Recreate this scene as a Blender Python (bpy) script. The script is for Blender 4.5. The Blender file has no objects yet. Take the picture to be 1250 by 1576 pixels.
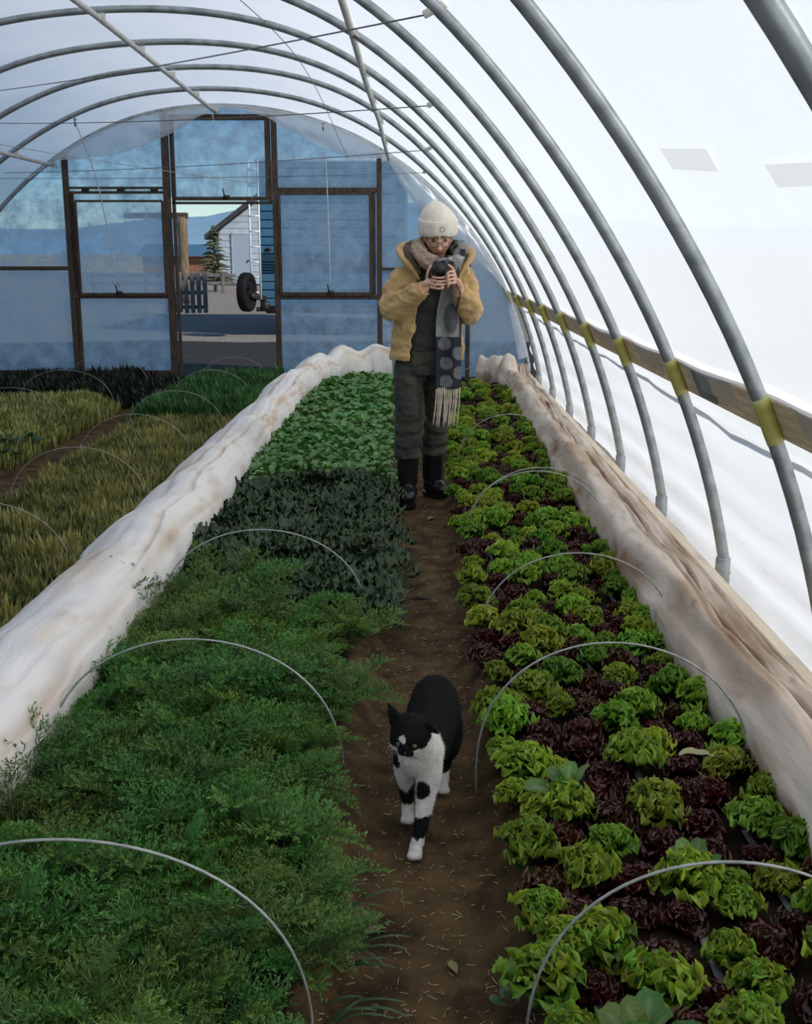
import bpy, bmesh, math, random
import numpy as np
from mathutils import Vector, Matrix, noise as mnoise

SC = bpy.context.scene
COL = SC.collection

# ------------------------------------------------------------------ camera
CAM_H, PITCH, YAW, FPX = 1.445, 0.2272, 0.0098, 1722.0
cam_data = bpy.data.cameras.new('camera_view')
cam = bpy.data.objects.new('camera_view', cam_data)
COL.objects.link(cam)
cam.location = (0, 0, CAM_H)
cam.rotation_euler = (math.pi / 2 - PITCH, 0, YAW)
cam_data.sensor_fit = 'AUTO'
cam_data.sensor_width = 36.0
cam_data.lens = FPX / 1576.0 * 36.0
cam_data.clip_start = 0.05
cam_data.clip_end = 3000
SC.camera = cam

# ------------------------------------------------------------------ sky, sun, exposure
SUN_DIR = Vector((0.68, -0.46, 0.58)).normalized()      # towards the sun: right, a little behind the photographer
world = bpy.data.worlds.new('sky')
SC.world = world
world.use_nodes = True
wn, wl = world.node_tree.nodes, world.node_tree.links
wn.clear()
w_out = wn.new('ShaderNodeOutputWorld')
w_bg = wn.new('ShaderNodeBackground')
w_sky = wn.new('ShaderNodeTexSky')
w_sky.sky_type = 'NISHITA'
w_sky.sun_disc = False
w_sky.sun_elevation = math.asin(SUN_DIR.z)
w_sky.sun_rotation = math.atan2(SUN_DIR.x, SUN_DIR.y)
w_sky.altitude = 300
w_sky.air_density = 1.0
w_sky.dust_density = 0.15
w_sky.ozone_density = 1.4
w_bg.inputs['Strength'].default_value = 0.105
w_tint = wn.new('ShaderNodeMix')                        # cool winter sky: one tint over the whole dome
w_tint.data_type = 'RGBA'; w_tint.blend_type = 'MULTIPLY'; w_tint.inputs[0].default_value = 1.0
w_tint.inputs[7].default_value = (0.76, 0.93, 1.08, 1)
wl.new(w_sky.outputs[0], w_tint.inputs[6])
wl.new(w_tint.outputs[2], w_bg.inputs['Color'])
wl.new(w_bg.outputs[0], w_out.inputs['Surface'])

sun_data = bpy.data.lights.new('sun', 'SUN')
sun_data.energy = 4.2
sun_data.angle = math.radians(3.0)
sun_data.color = (1.0, 0.95, 0.86)
sun = bpy.data.objects.new('sun', sun_data)
COL.objects.link(sun)
sun.rotation_euler = (-SUN_DIR).to_track_quat('-Z', 'Y').to_euler()
sun.location = (30, -20, 18)

SC.view_settings.view_transform = 'Standard'
SC.view_settings.look = 'None'
SC.view_settings.gamma = 1.0
SC.view_settings.use_curve_mapping = False
SC.view_settings.exposure = 0.0
try:
    SC.cycles.use_denoising = True
    SC.cycles.max_bounces = 10
    SC.cycles.diffuse_bounces = 5
    SC.cycles.transmission_bounces = 6
    SC.cycles.transparent_max_bounces = 16
    SC.cycles.sample_clamp_indirect = 8.0
except Exception:
    pass

# ------------------------------------------------------------------ helpers
rng = random.Random(7)
nr = np.random.default_rng(11)
WL = {}          # world location of every parent used below


def wloc(o):
    return WL.get(o.name, Vector((0, 0, 0)))


def np_mesh(name, V, F, cols=None, smooth=True):
    """A mesh datablock from vertices and faces (faces: list of tuples or an (n,k) array)."""
    me = bpy.data.meshes.new(name)
    V = np.asarray(V, dtype=np.float32)
    if isinstance(F, np.ndarray):
        n, k = F.shape
        me.vertices.add(len(V)); me.vertices.foreach_set('co', V.ravel())
        me.loops.add(n * k); me.loops.foreach_set('vertex_index', F.astype(np.int32).ravel())
        me.polygons.add(n); me.polygons.foreach_set('loop_start', np.arange(0, n * k, k, dtype=np.int32))
        me.update(calc_edges=True)
    else:
        me.from_pydata([tuple(map(float, v)) for v in V], [], F)
        me.update()
    if cols is not None:
        at = me.color_attributes.new('Col', 'FLOAT_COLOR', 'POINT')
        c = np.ones((len(V), 4), dtype=np.float32)
        c[:, :3] = np.asarray(cols, dtype=np.float32)
        at.data.foreach_set('color', c.ravel())
    if smooth:
        me.polygons.foreach_set('use_smooth', np.ones(len(me.polygons), dtype=bool))
    return me


def link(name, me, parent=None):
    o = bpy.data.objects.new(name, me)
    COL.objects.link(o)
    if parent is not None:
        o.parent = parent
    return o


def mesh_obj(name, V, F, mat, parent=None, cols=None, smooth=True):
    """World-space vertices linked as ONE object, moved into the frame of its parent."""
    V = np.asarray(V, dtype=np.float64)
    if parent is not None:
        V = V - np.array(wloc(parent))
    me = np_mesh(name, V, F, cols, smooth)
    me.materials.append(mat)
    o = link(name, me, parent)
    if parent is not None:
        WL[o.name] = wloc(parent)
    return o


def tag(o, label=None, cat=None, group=None, kind=None):
    if label: o['label'] = label
    if cat: o['category'] = cat
    if group: o['group'] = group
    if kind: o['kind'] = kind
    return o


def thing(name, label, cat, loc=(0, 0, 0), group=None, kind=None):
    o = bpy.data.objects.new(name, None)
    COL.objects.link(o)
    o.location = loc
    o.empty_display_size = 0.05
    WL[o.name] = Vector(loc)
    return tag(o, label, cat, group, kind)


class Geo:
    """Collects shapes; build() links them as one mesh."""
    def __init__(s):
        s.V, s.F, s.C, s.n = [], [], [], 0

    def add(s, VF, col=None):
        V, F = VF
        V = np.asarray(V, float)
        s.V.append(V)
        s.F += [tuple(int(i) + s.n for i in f) for f in F]
        if col is not None:
            s.C.append(np.tile(np.asarray(col, float), (len(V), 1)))
        s.n += len(V)
        return s

    def get(s):
        return np.concatenate(s.V), s.F

    def build(s, name, mat, parent=None, smooth=True):
        V, F = s.get()
        return mesh_obj(name, V, F, mat, parent, np.concatenate(s.C) if s.C else None, smooth)


def spl(pts, n):
    """Catmull-Rom resample of points of any dimension."""
    P = np.asarray(pts, float)
    P = np.vstack([2 * P[0] - P[1], P, 2 * P[-1] - P[-2]])
    m = len(P) - 3
    out = []
    for t in np.linspace(0, m - 1e-9, n):
        i = int(t); u = t - i
        a, b, c, d = P[i:i + 4]
        out.append(.5 * (2 * b + (c - a) * u + (2 * a - 5 * b + 4 * c - d) * u * u + (3 * b - a - 3 * c + d) * u ** 3))
    return np.array(out)


def grid_faces(nu, nv, closed_v=False):
    """Quads of nu rows by nv columns of points."""
    F = []
    for i in range(nu - 1):
        for j in range(nv if closed_v else nv - 1):
            k = (j + 1) % nv
            F.append((i * nv + j, i * nv + k, (i + 1) * nv + k, (i + 1) * nv + j))
    return F


def tube(path, r, n=8, caps=True, flat=1.0):
    """Tube along a path with one radius or one per point."""
    P = np.asarray(path, float)
    R = np.full(len(P), r, float) if np.isscalar(r) else np.asarray(r, float)
    T = np.gradient(P, axis=0)
    T /= np.linalg.norm(T, axis=1)[:, None] + 1e-12
    a = np.array([0, 0, 1.0]) if abs(T[0][2]) < .9 else np.array([1.0, 0, 0])
    N = np.cross(T[0], a); N /= np.linalg.norm(N)
    V = []
    ang = np.linspace(0, 2 * math.pi, n, endpoint=False)
    for i in range(len(P)):
        N = N - T[i] * N.dot(T[i]); N /= np.linalg.norm(N) + 1e-12
        B = np.cross(T[i], N)
        V.append(P[i] + R[i] * (np.cos(ang)[:, None] * N + flat * np.sin(ang)[:, None] * B))
    V = np.concatenate(V)
    F = grid_faces(len(P), n, True)
    F = [tuple(reversed(f)) for f in F]
    if caps:
        F.append(tuple(range(n)))
        F.append(tuple(reversed(range((len(P) - 1) * n, len(P) * n))))
    return V, F


def rings(cs, n=24, axis='z', caps=True, sq=2.0):
    """Loft of elliptical rings. cs rows: (x, y, z, r1, r2); axis z: r1 along x, r2 along y; axis y: r1 along x, r2 along z."""
    V = []
    ang = np.linspace(0, 2 * math.pi, n, endpoint=False)
    c, s_ = np.cos(ang), np.sin(ang)
    e = 2.0 / sq
    c = np.sign(c) * np.abs(c) ** e; s_ = np.sign(s_) * np.abs(s_) ** e
    for (x, y, z, a, b) in cs:
        if axis == 'z':
            V.append(np.stack([x + a * c, y + b * s_, np.full(n, z)], 1))
        else:
            V.append(np.stack([x + a * c, np.full(n, y), z + b * s_], 1))
    V = np.concatenate(V)
    F = grid_faces(len(cs), n, True)
    if caps:
        F.append(tuple(reversed(range(n))))
        F.append(tuple(range((len(cs) - 1) * n, len(cs) * n)))
    return V, F


def ball(c, r, n=14, m=10):
    """UV sphere; r scalar or (rx, ry, rz)."""
    r = np.array([r] * 3 if np.isscalar(r) else r, float)
    V, F = [(0, 0, 1)], []
    for i in range(1, m):
        t = math.pi * i / m
        for j in range(n):
            p = 2 * math.pi * j / n
            V.append((math.sin(t) * math.cos(p), math.sin(t) * math.sin(p), math.cos(t)))
    V.append((0, 0, -1))
    for j in range(n):
        F.append((0, 1 + j, 1 + (j + 1) % n))
        for i in range(m - 2):
            a = 1 + i * n
            F.append((a + j, a + n + j, a + n + (j + 1) % n, a + (j + 1) % n))
        a = 1 + (m - 2) * n
        F.append((a + (j + 1) % n, a + j, len(V) - 1))
    return np.array(V) * r + np.array(c, float), F


def box(c, size, bev=0.0, rot=None, seg=1):
    """Box with bevelled edges, centred at c; rot = Matrix 3x3."""
    bm = bmesh.new()
    bmesh.ops.create_cube(bm, size=1.0)
    for v in bm.verts:
        v.co = Vector((v.co.x * size[0], v.co.y * size[1], v.co.z * size[2]))
    if bev > 0:
        bmesh.ops.bevel(bm, geom=bm.edges[:], offset=bev, segments=seg, affect='EDGES', profile=.5)
    bm.verts.ensure_lookup_table()
    V = np.array([v.co[:] for v in bm.verts])
    F = [tuple(v.index for v in f.verts) for f in bm.faces]
    bm.free()
    if rot is not None:
        V = V @ np.array(rot).T
    return V + np.array(c, float), F


def bar(a, b, w, h, bev=0.003):
    """Rectangular bar from a to b: w across (horizontal), h the other way."""
    a, b = Vector(a), Vector(b)
    d = (b - a)
    L = d.length
    d.normalize()
    up = Vector((0, 0, 1)) if abs(d.z) < .9 else Vector((0, 1, 0))
    s = d.cross(up).normalized()
    u = s.cross(d).normalized()
    R = Matrix((s, d, u)).transposed()
    return box((a + b) / 2, (w, L, h), bev, R)


def xform(VF, M):
    V, F = VF
    M = np.array(M)
    return V @ M[:3, :3].T + M[:3, 3], F


def N3(x, y=0.0, z=0.0):
    return mnoise.noise(Vector((x, y, z)))


def noise_np(P, scale, seed=0.0):
    s = Vector((seed * 7.3, seed * 3.1, seed * 1.7))
    return np.array([mnoise.noise(Vector(p) * scale + s) for p in P])


def fused(shapes, voxel, smooth=3, factor=.5):
    """Union of overlapping closed shapes as one continuous quad surface."""
    g = Geo()
    for s in shapes:
        g.add(s)
    V, F = g.get()
    me = np_mesh('tmp', V, F)
    o = link('tmp', me)
    m = o.modifiers.new('r', 'REMESH'); m.mode = 'VOXEL'; m.voxel_size = voxel
    if smooth:
        s = o.modifiers.new('s', 'SMOOTH'); s.factor = factor; s.iterations = smooth
    dg = bpy.context.evaluated_depsgraph_get()
    ev = o.evaluated_get(dg)
    m2 = ev.to_mesh()
    nV = len(m2.vertices)
    out = np.empty(nV * 3, np.float32); m2.vertices.foreach_get('co', out)
    Fo = [tuple(p.vertices) for p in m2.polygons]
    ev.to_mesh_clear()
    bpy.data.objects.remove(o)
    bpy.data.meshes.remove(me)
    return out.reshape(-1, 3).astype(float), Fo


def vnormals(V, F):
    n = np.zeros_like(V)
    Q = np.array([f[:4] if len(f) >= 4 else (f[0], f[1], f[2], f[2]) for f in F])
    fn = np.cross(V[Q[:, 2]] - V[Q[:, 0]], V[Q[:, 3]] - V[Q[:, 1]])
    for k in range(4):
        np.add.at(n, Q[:, k], fn)
    return n / (np.linalg.norm(n, axis=1)[:, None] + 1e-12)


# ------------------------------------------------------------------ materials
def new_mat(name):
    m = bpy.data.materials.new(name)
    m.use_nodes = True
    nt = m.node_tree
    nt.nodes.clear()
    out = nt.nodes.new('ShaderNodeOutputMaterial')
    return m, nt.nodes, nt.links, out


def mat(name, c1, c2=None, scale=8.0, rough=.6, metal=0.0, bump=0.0, bscale=None, stretch=(1, 1, 1), detail=4.0, spec=.5,
        ramp=(.35, .65), trans=0.0, attr=False, vary=0.0, c3=None, sheen=0.0, coat=0.0):
    """Principled surface mixing two colours over noise; attr multiplies in the mesh colours; trans adds light shining through."""
    m, N, L, out = new_mat(name)
    p = N.new('ShaderNodeBsdfPrincipled')
    p.inputs['Roughness'].default_value = rough
    p.inputs['Metallic'].default_value = metal
    p.inputs['Specular IOR Level'].default_value = spec
    if sheen: p.inputs['Sheen Weight'].default_value = sheen
    if coat: p.inputs['Coat Weight'].default_value = coat
    tc = N.new('ShaderNodeTexCoord')
    mp = N.new('ShaderNodeMapping'); mp.inputs['Scale'].default_value = stretch
    L.new(tc.outputs['Object'], mp.inputs['Vector'])
    col = None
    if c2 is not None:
        nz = N.new('ShaderNodeTexNoise'); nz.inputs['Scale'].default_value = scale; nz.inputs['Detail'].default_value = detail
        L.new(mp.outputs[0], nz.inputs['Vector'])
        rp = N.new('ShaderNodeValToRGB')
        rp.color_ramp.elements[0].position = ramp[0]; rp.color_ramp.elements[0].color = (*c1, 1)
        rp.color_ramp.elements[1].position = ramp[1]; rp.color_ramp.elements[1].color = (*c2, 1)
        if c3 is not None:
            e = rp.color_ramp.elements.new(min(.99, ramp[1] + .12)); e.color = (*c3, 1)
        L.new(nz.outputs['Fac'], rp.inputs['Fac'])
        col = rp.outputs['Color']
    if attr:
        a = N.new('ShaderNodeVertexColor'); a.layer_name = 'Col'
        if col is not None:
            mx = N.new('ShaderNodeMix'); mx.data_type = 'RGBA'; mx.blend_type = 'MULTIPLY'; mx.inputs[0].default_value = 1
            L.new(a.outputs['Color'], mx.inputs[6]); L.new(col, mx.inputs[7]); col = mx.outputs[2]
        else:
            col = a.outputs['Color']
    if vary:
        oi = N.new('ShaderNodeObjectInfo')
        hs = N.new('ShaderNodeHueSaturation')
        m1 = N.new('ShaderNodeMapRange'); m1.inputs[3].default_value = .5 - .05 * vary; m1.inputs[4].default_value = .5 + .05 * vary
        m2 = N.new('ShaderNodeMapRange'); m2.inputs[3].default_value = 1 - .45 * vary; m2.inputs[4].default_value = 1 + .35 * vary
        L.new(oi.outputs['Random'], m1.inputs[0])
        fr = N.new('ShaderNodeMath'); fr.operation = 'MULTIPLY'; fr.inputs[1].default_value = 7.31
        fc = N.new('ShaderNodeMath'); fc.operation = 'FRACT'
        L.new(oi.outputs['Random'], fr.inputs[0]); L.new(fr.outputs[0], fc.inputs[0]); L.new(fc.outputs[0], m2.inputs[0])
        L.new(m1.outputs[0], hs.inputs['Hue']); L.new(m2.outputs[0], hs.inputs['Value'])
        if col is not None: L.new(col, hs.inputs['Color'])
        else: hs.inputs['Color'].default_value = (*c1, 1)
        col = hs.outputs['Color']
    if col is not None:
        L.new(col, p.inputs['Base Color'])
    else:
        p.inputs['Base Color'].default_value = (*c1, 1)
    if bump:
        nb = N.new('ShaderNodeTexNoise'); nb.inputs['Scale'].default_value = bscale or scale * 3; nb.inputs['Detail'].default_value = 5
        L.new(mp.outputs[0], nb.inputs['Vector'])
        b = N.new('ShaderNodeBump'); b.inputs['Strength'].default_value = min(1.0, bump); b.inputs['Distance'].default_value = .01
        L.new(nb.outputs['Fac'], b.inputs['Height']); L.new(b.outputs[0], p.inputs['Normal'])
    sh = p.outputs[0]
    if trans:
        t = N.new('ShaderNodeBsdfTranslucent')
        if col is not None: L.new(col, t.inputs['Color'])
        else: t.inputs['Color'].default_value = (*c1, 1)
        mx = N.new('ShaderNodeMixShader'); mx.inputs[0].default_value = trans
        L.new(sh, mx.inputs[1]); L.new(t.outputs[0], mx.inputs[2]); sh = mx.outputs[0]
    L.new(sh, out.inputs['Surface'])
    return m


def film_mat(name, col, w_trl, w_dif, w_trp, tint=(1, 1, 1), frost=0.0, fscale=9.0, gloss=.04, bump=.15, bscale=3.0, stretch=(1, 1, 1)):
    """Thin polythene: light scattered through, light scattered back, a clear share, a faint gloss; frost varies the clear share."""
    m, N, L, out = new_mat(name)
    tc = N.new('ShaderNodeTexCoord')
    mp = N.new('ShaderNodeMapping'); mp.inputs['Scale'].default_value = stretch
    L.new(tc.outputs['Object'], mp.inputs['Vector'])
    nb = N.new('ShaderNodeTexNoise'); nb.inputs['Scale'].default_value = bscale; nb.inputs['Detail'].default_value = 5
    L.new(mp.outputs[0], nb.inputs['Vector'])
    bp = N.new('ShaderNodeBump'); bp.inputs['Strength'].default_value = bump; bp.inputs['Distance'].default_value = .05
    L.new(nb.outputs['Fac'], bp.inputs['Height'])
    t = N.new('ShaderNodeBsdfTranslucent'); t.inputs['Color'].default_value = (*col, 1)
    d = N.new('ShaderNodeBsdfDiffuse'); d.inputs['Color'].default_value = (*col, 1)
    L.new(bp.outputs[0], t.inputs['Normal']); L.new(bp.outputs[0], d.inputs['Normal'])
    m1 = N.new('ShaderNodeMixShader'); m1.inputs[0].default_value = w_dif / (w_dif + w_trl)
    L.new(t.outputs[0], m1.inputs[1]); L.new(d.outputs[0], m1.inputs[2])
    tp = N.new('ShaderNodeBsdfTransparent'); tp.inputs['Color'].default_value = (*tint, 1)
    m2 = N.new('ShaderNodeMixShader'); m2.inputs[0].default_value = w_trp
    if frost:
        nz = N.new('ShaderNodeTexNoise'); nz.inputs['Scale'].default_value = fscale; nz.inputs['Detail'].default_value = 9; nz.inputs['Roughness'].default_value = .68
        L.new(mp.outputs[0], nz.inputs['Vector'])
        mr = N.new('ShaderNodeMapRange'); mr.inputs[1].default_value = .36; mr.inputs[2].default_value = .64
        mr.inputs[3].default_value = max(0, w_trp - frost); mr.inputs[4].default_value = min(1, w_trp + frost)
        L.new(nz.outputs['Fac'], mr.inputs[0]); L.new(mr.outputs[0], m2.inputs[0])
    L.new(m1.outputs[0], m2.inputs[1]); L.new(tp.outputs[0], m2.inputs[2])
    g = N.new('ShaderNodeBsdfGlossy'); g.inputs['Roughness'].default_value = .25; g.inputs['Color'].default_value = (1, 1, 1, 1)
    m3 = N.new('ShaderNodeMixShader'); m3.inputs[0].default_value = gloss
    L.new(m2.outputs[0], m3.inputs[1]); L.new(g.outputs[0], m3.inputs[2])
    L.new(m3.outputs[0], out.inputs['Surface'])
    return m


M = {}
M['soil'] = mat('soil', (.034, .021, .009), (.108, .067, .029), scale=9, rough=.95, bump=.9, bscale=60, attr=True, detail=9, spec=.15)
M['pebble'] = mat('pebble', (1, 1, 1), rough=.9, vary=0, attr=True)
M['gravel'] = mat('gravel', (.11, .095, .08), (.34, .295, .24), scale=26, rough=.95, bump=.9, bscale=60, detail=9, ramp=(.3, .7))
M['film'] = film_mat('greenhouse_film', (.89, .90, .91), .80, .20, .13, bump=.25, bscale=2.0)
M['film_side'] = film_mat('greenhouse_film_side', (.89, .90, .91), .78, .22, .13, bump=.5, bscale=2.2, stretch=(1, .35, 1.6))
M['frost'] = film_mat('frosted_film', (.68, .85, .96), .76, .24, .30, tint=(.70, .86, .98), frost=.22, fscale=6.0, gloss=.03, bump=.3, bscale=4)
M['skirt'] = film_mat('loose_film', (.93, .95, .97), .70, .30, .28, bump=.6, bscale=4, gloss=.07)
M['tape_white'] = film_mat('repair_tape', (.93, .93, .91), .76, .24, 0, gloss=.03, bump=.1)
M['roll_white'] = mat('rolled_film', (.86, .88, .90), (.93, .94, .95), scale=4, rough=.5, trans=.6)
M['galv'] = mat('galvanized_steel', (.25, .275, .275), (.40, .43, .425), scale=14, rough=.42, metal=.55, bump=.08, bscale=50)
M['galv_light'] = mat('galvanized_pipe', (.52, .51, .46), (.68, .66, .60), scale=10, rough=.45, metal=.25)
M['tape_yellow'] = mat('yellow_tape', (.50, .46, .10), (.64, .60, .22), scale=20, rough=.35, trans=.15)
M['board'] = mat('weathered_board', (.60, .42, .235), (.86, .66, .42), scale=9, rough=.8, bump=.4, bscale=40, stretch=(9, .6, 9), detail=7)
M['board_pale'] = mat('pale_board', (.64, .52, .38), (.80, .68, .53), scale=5, rough=.8, bump=.3, bscale=30, stretch=(6, .5, 6))
M['wood_dark'] = mat('dark_brown_timber', (.035, .022, .013), (.085, .055, .034), scale=6, rough=.75, bump=.3, bscale=40, stretch=(6, 6, 1))
M['iron'] = mat('dark_iron', (.02, .02, .02), (.05, .045, .04), scale=20, rough=.5, metal=.6)
M['splice'] = mat('grey_splice_plate', (.16, .18, .18), (.26, .28, .27), scale=12, rough=.5, metal=.4)
M['wire'] = mat('wire', (.26, .27, .25), (.40, .41, .38), scale=30, rough=.4, metal=.3)
M['wire_dark'] = mat('dark_wire', (.10, .11, .11), (.18, .18, .18), scale=30, rough=.5, metal=.4)
M['string'] = mat('pale_string', (.62, .62, .60), (.75, .75, .72), scale=40, rough=.8)
M['cloth'] = mat('row_cover_fleece', (.80, .70, .58), (.90, .87, .83), attr=True, scale=2.6, rough=.9, bump=.35, bscale=26, ramp=(.30, .46), trans=.22, detail=8, stretch=(2.2, .55, 2.2))
M['cloth_tan'] = mat('row_cover_stained', (.56, .41, .28), (.90, .81, .71), attr=True, scale=2.6, rough=.9, bump=.4, bscale=24, ramp=(.30, .56), trans=.33, detail=9, stretch=(2.2, .6, 2.2), c3=(.80, .74, .67))
M['drip'] = mat('drip_tape', (.10, .11, .12), (.22, .23, .25), scale=12, rough=.35)
# ================================================================== THE SETTING
XC, ZC, RH = -2.17, -0.49, 3.53            # hoop circle in the XZ plane
TH_B = math.asin((0.965 - ZC) / RH)        # where the hip board runs
TH_0 = math.asin((0.20 - ZC) / RH)         # where the bow meets its ground post
Y_END, Y_BACK = 13.1, -6.0
HOOP_Y = [1.87] + [3.34 + 1.22 * i for i in range(0, 9)]


def sstep(a, b, x):
    t = min(1, max(0, (x - a) / (b - a)))
    return t * t * (3 - 2 * t)


def arc(th, r=RH, y=13.1):
    """Point of a hoop; the older hoops have a slightly raised shoulder on the right."""
    r += .135 * math.exp(-((th - 1.13) / .35) ** 2) * (1 - sstep(10.5, 13.2, y)) + .02 * math.exp(-((th - 1.85) / .2) ** 2)
    return XC + r * math.cos(th), ZC + r * math.sin(th)


def soil_z(x, y):
    """Beds stand a hand above the trodden paths."""
    path = sstep(-.22, -.10, x) * (1 - sstep(.15, .26, x))
    path2 = sstep(-2.92, -2.76, x) * (1 - sstep(-2.34, -2.2, x))
    end = sstep(12.1, 12.5, y)
    out = sstep(1.05, 1.2, x)
    bed = (1 - max(path, path2)) * (1 - end) * (1 - out)
    z = .07 * bed + .018 * N3(x * 3, y * 3) * (.35 + bed) + .007 * N3(x * 11, y * 11, 4) + .003 * N3(x * 27, y * 27, 9)
    return z - .01 * path * math.cos(min(1, abs(x - .02) / .2) * 1.57)


# floor: soil inside the tunnel, finer around the middle path
xs = np.concatenate([np.arange(-5.75, -1.6, .09), np.arange(-1.6, -.3, .06), np.arange(-.3, .35, .018), np.arange(.35, 1.4, .06)])
ys = np.concatenate([np.arange(-6, 1.4, .3), np.arange(1.4, 4.2, .022), np.arange(4.2, 8, .045), np.arange(8, 13.3, .09)])
V = np.array([(x, y, soil_z(x, y)) for y in ys for x in xs])
colr = np.array([(1.0, 1.0, 1.0) if -.24 < x < .27 or -2.9 < x < -2.2 else (.20, .19, .19) for y in ys for x in xs])
F = np.array(grid_faces(len(ys), len(xs)))
floor = tag(mesh_obj('floor', V, F, M['soil'], None, colr), kind='structure')

# gravel yard outside
gx = np.arange(-60, 61, 4.0); gy = np.arange(-30, 91, 3.0)
V = np.array([(x, y, -.06 + .03 * N3(x * .3, y * .3)) for y in gy for x in gx])
tag(mesh_obj('ground', V, np.array(grid_faces(len(gy), len(gx))), M['gravel']), kind='structure')
M['shade_strip'] = mat('painted_ground_shade', (.006, .005, .004), (.015, .012, .009), scale=7, rough=.95, bump=.8, bscale=30, detail=9)  # near-black colour paints the shadow on the yard beyond the end wall
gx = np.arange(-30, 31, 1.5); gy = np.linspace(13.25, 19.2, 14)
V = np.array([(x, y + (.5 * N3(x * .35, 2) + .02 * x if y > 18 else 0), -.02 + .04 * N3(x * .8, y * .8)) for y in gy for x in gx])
tag(mesh_obj('ground_shade', V, np.array(grid_faces(len(gy), len(gx))), M['shade_strip']), kind='structure')
M['field'] = mat('far_field', (.26, .19, .10), (.42, .32, .18), scale=.08, rough=1)
gx = np.arange(-600, 601, 60.0); gy = np.arange(88, 700, 34.0)
V = np.array([(x, y, -.3 + 1.2 * sstep(90, 300, y)) for y in gy for x in gx])
tag(mesh_obj('field', V, np.array(grid_faces(len(gy), len(gx))), M['field']), kind='structure')
# hills, with the blue haze of distance put into their colour
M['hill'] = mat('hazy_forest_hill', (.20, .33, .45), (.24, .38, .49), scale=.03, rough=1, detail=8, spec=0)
hx = np.arange(-900, 901, 12.0)
V = []
for k, (y, s) in enumerate([(500, 0), (540, .35), (600, .8), (660, 1.0), (760, .7)]):
    for x in hx:
        xa = x * 500 / y; top = 18.6 + 5.5 * math.sin(xa * .02 + 1.9) + 1.5 * N3(xa * .05, 3.3) + .8 * N3(xa * .2, 8.1)
        V.append((x, y, -2 + s * (top * (y / 500.0)) + (.8 * N3(x * .2, y) if s else 0)))
tag(mesh_obj('hills', V, np.array(grid_faces(5, len(hx))), M['hill']), kind='structure')


def film_patch(name, th0, th1, y0, y1, m, nth, off=.03, bulge=.012, extra=None, parent=None):
    ny = int((y1 - y0) / .18) + 1
    V = []
    for yy in np.linspace(y0, y1, ny):
        for th in np.linspace(th0, th1, nth):
            r = RH + off + bulge * N3(yy * 1.3, th * 5) + .35 * bulge * N3(yy * 4, th * 14, 3)
            s = abs(((yy - HOOP_Y[1]) / 1.22) % 1 - .5) * 2      # 1 on a hoop, 0 between
            r -= .010 * (1 - s * s)
            x, z = arc(th, r, yy)
            if extra: x, z = extra(x, z, yy, th)
            V.append((x, yy, z))
    F = np.array(grid_faces(ny, nth))
    return mesh_obj(name, V, F, m, parent)


roof = tag(film_patch('ceiling', TH_B - .01, math.pi - TH_B + .01, Y_BACK, Y_END + .05, M['film'], 72), kind='structure')


def side_fold(x, z, y, th):
    """The roll-up side hangs loosely: long creases that run down towards the far end."""
    t = min(1, max(0, (TH_B - th) / (TH_B - TH_0)))
    w = .016 * math.sin(z * 34 + y * .9) * t + .02 * N3(y * .8, z * 6, 5) * t + .010 * N3(y * 3.2, z * 11, 15) * t
    return x + .02 * t + w, z


side = film_patch('wall_right', TH_B + .02, math.asin((.0 - ZC) / RH), Y_BACK, Y_END + .05, M['film_side'], 26, .055, .014, side_fold)
tag(side, kind='structure')
sl = film_patch('wall_left', math.pi - TH_B - .02, math.pi - math.asin((.0 - ZC) / RH), Y_BACK, Y_END + .05, M['film_side'], 20, .05, .014)
tag(sl, kind='structure')
# the tunnel goes on behind the photographer and ends in a film wall
ths = np.linspace(TH_0 - .2, math.pi - TH_0 + .2, 40)
V = [arc(t) for t in ths]
V = [(x, Y_BACK, z) for x, z in V]
tag(mesh_obj('wall_near', V, [tuple(range(len(V)))], M['film'], None, smooth=False), kind='structure')

# repair tape on the film, children of the ceiling
for q in ([(3.076, .666), (2.679, .654), (2.694, .637), (3.071, .648)], [(2.36, .634), (2.05, .628), (2.06, .615), (2.355, .619)]):
    g = []
    for u in np.linspace(0, 1, 8):
        for v in np.linspace(0, 1, 4):
            y = (q[0][0] * (1 - u) + q[1][0] * u) * (1 - v) + (q[3][0] * (1 - u) + q[2][0] * u) * v
            t = (q[0][1] * (1 - u) + q[1][1] * u) * (1 - v) + (q[3][1] * (1 - u) + q[2][1] * u) * v
            x, z = arc(t, RH + .012, y)
            g.append((x, y, z))
    p = mesh_obj('repair_patch', g, np.array(grid_faces(8, 4)), M['tape_white'], roof)
    p['label'] = 'grey rectangular repair tape patch stuck on the white film'

# baseboards
for nm, X, m in (('baseboard_right', 1.205, 'board_pale'), ('baseboard_left', -5.55, 'board')):
    root = thing(nm, None, None, (X, 3, 0), kind='structure')
    for k, (a, b) in enumerate([(-2, 2.6), (2.61, 6.9), (6.91, 13.0)]):
        g = Geo().add(box((X, (a + b) / 2, .09), (.05, b - a, .18), .004))
        g.build('plank', M[m], root, smooth=False)

# ------------------------------------------------------------------ far end wall
wall = thing('wall_far', None, None, (-2.2, Y_END, 0), kind='structure')


def arch_top(x):
    return ZC + math.sqrt(max(.0, RH * RH - (x - XC) ** 2))


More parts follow.
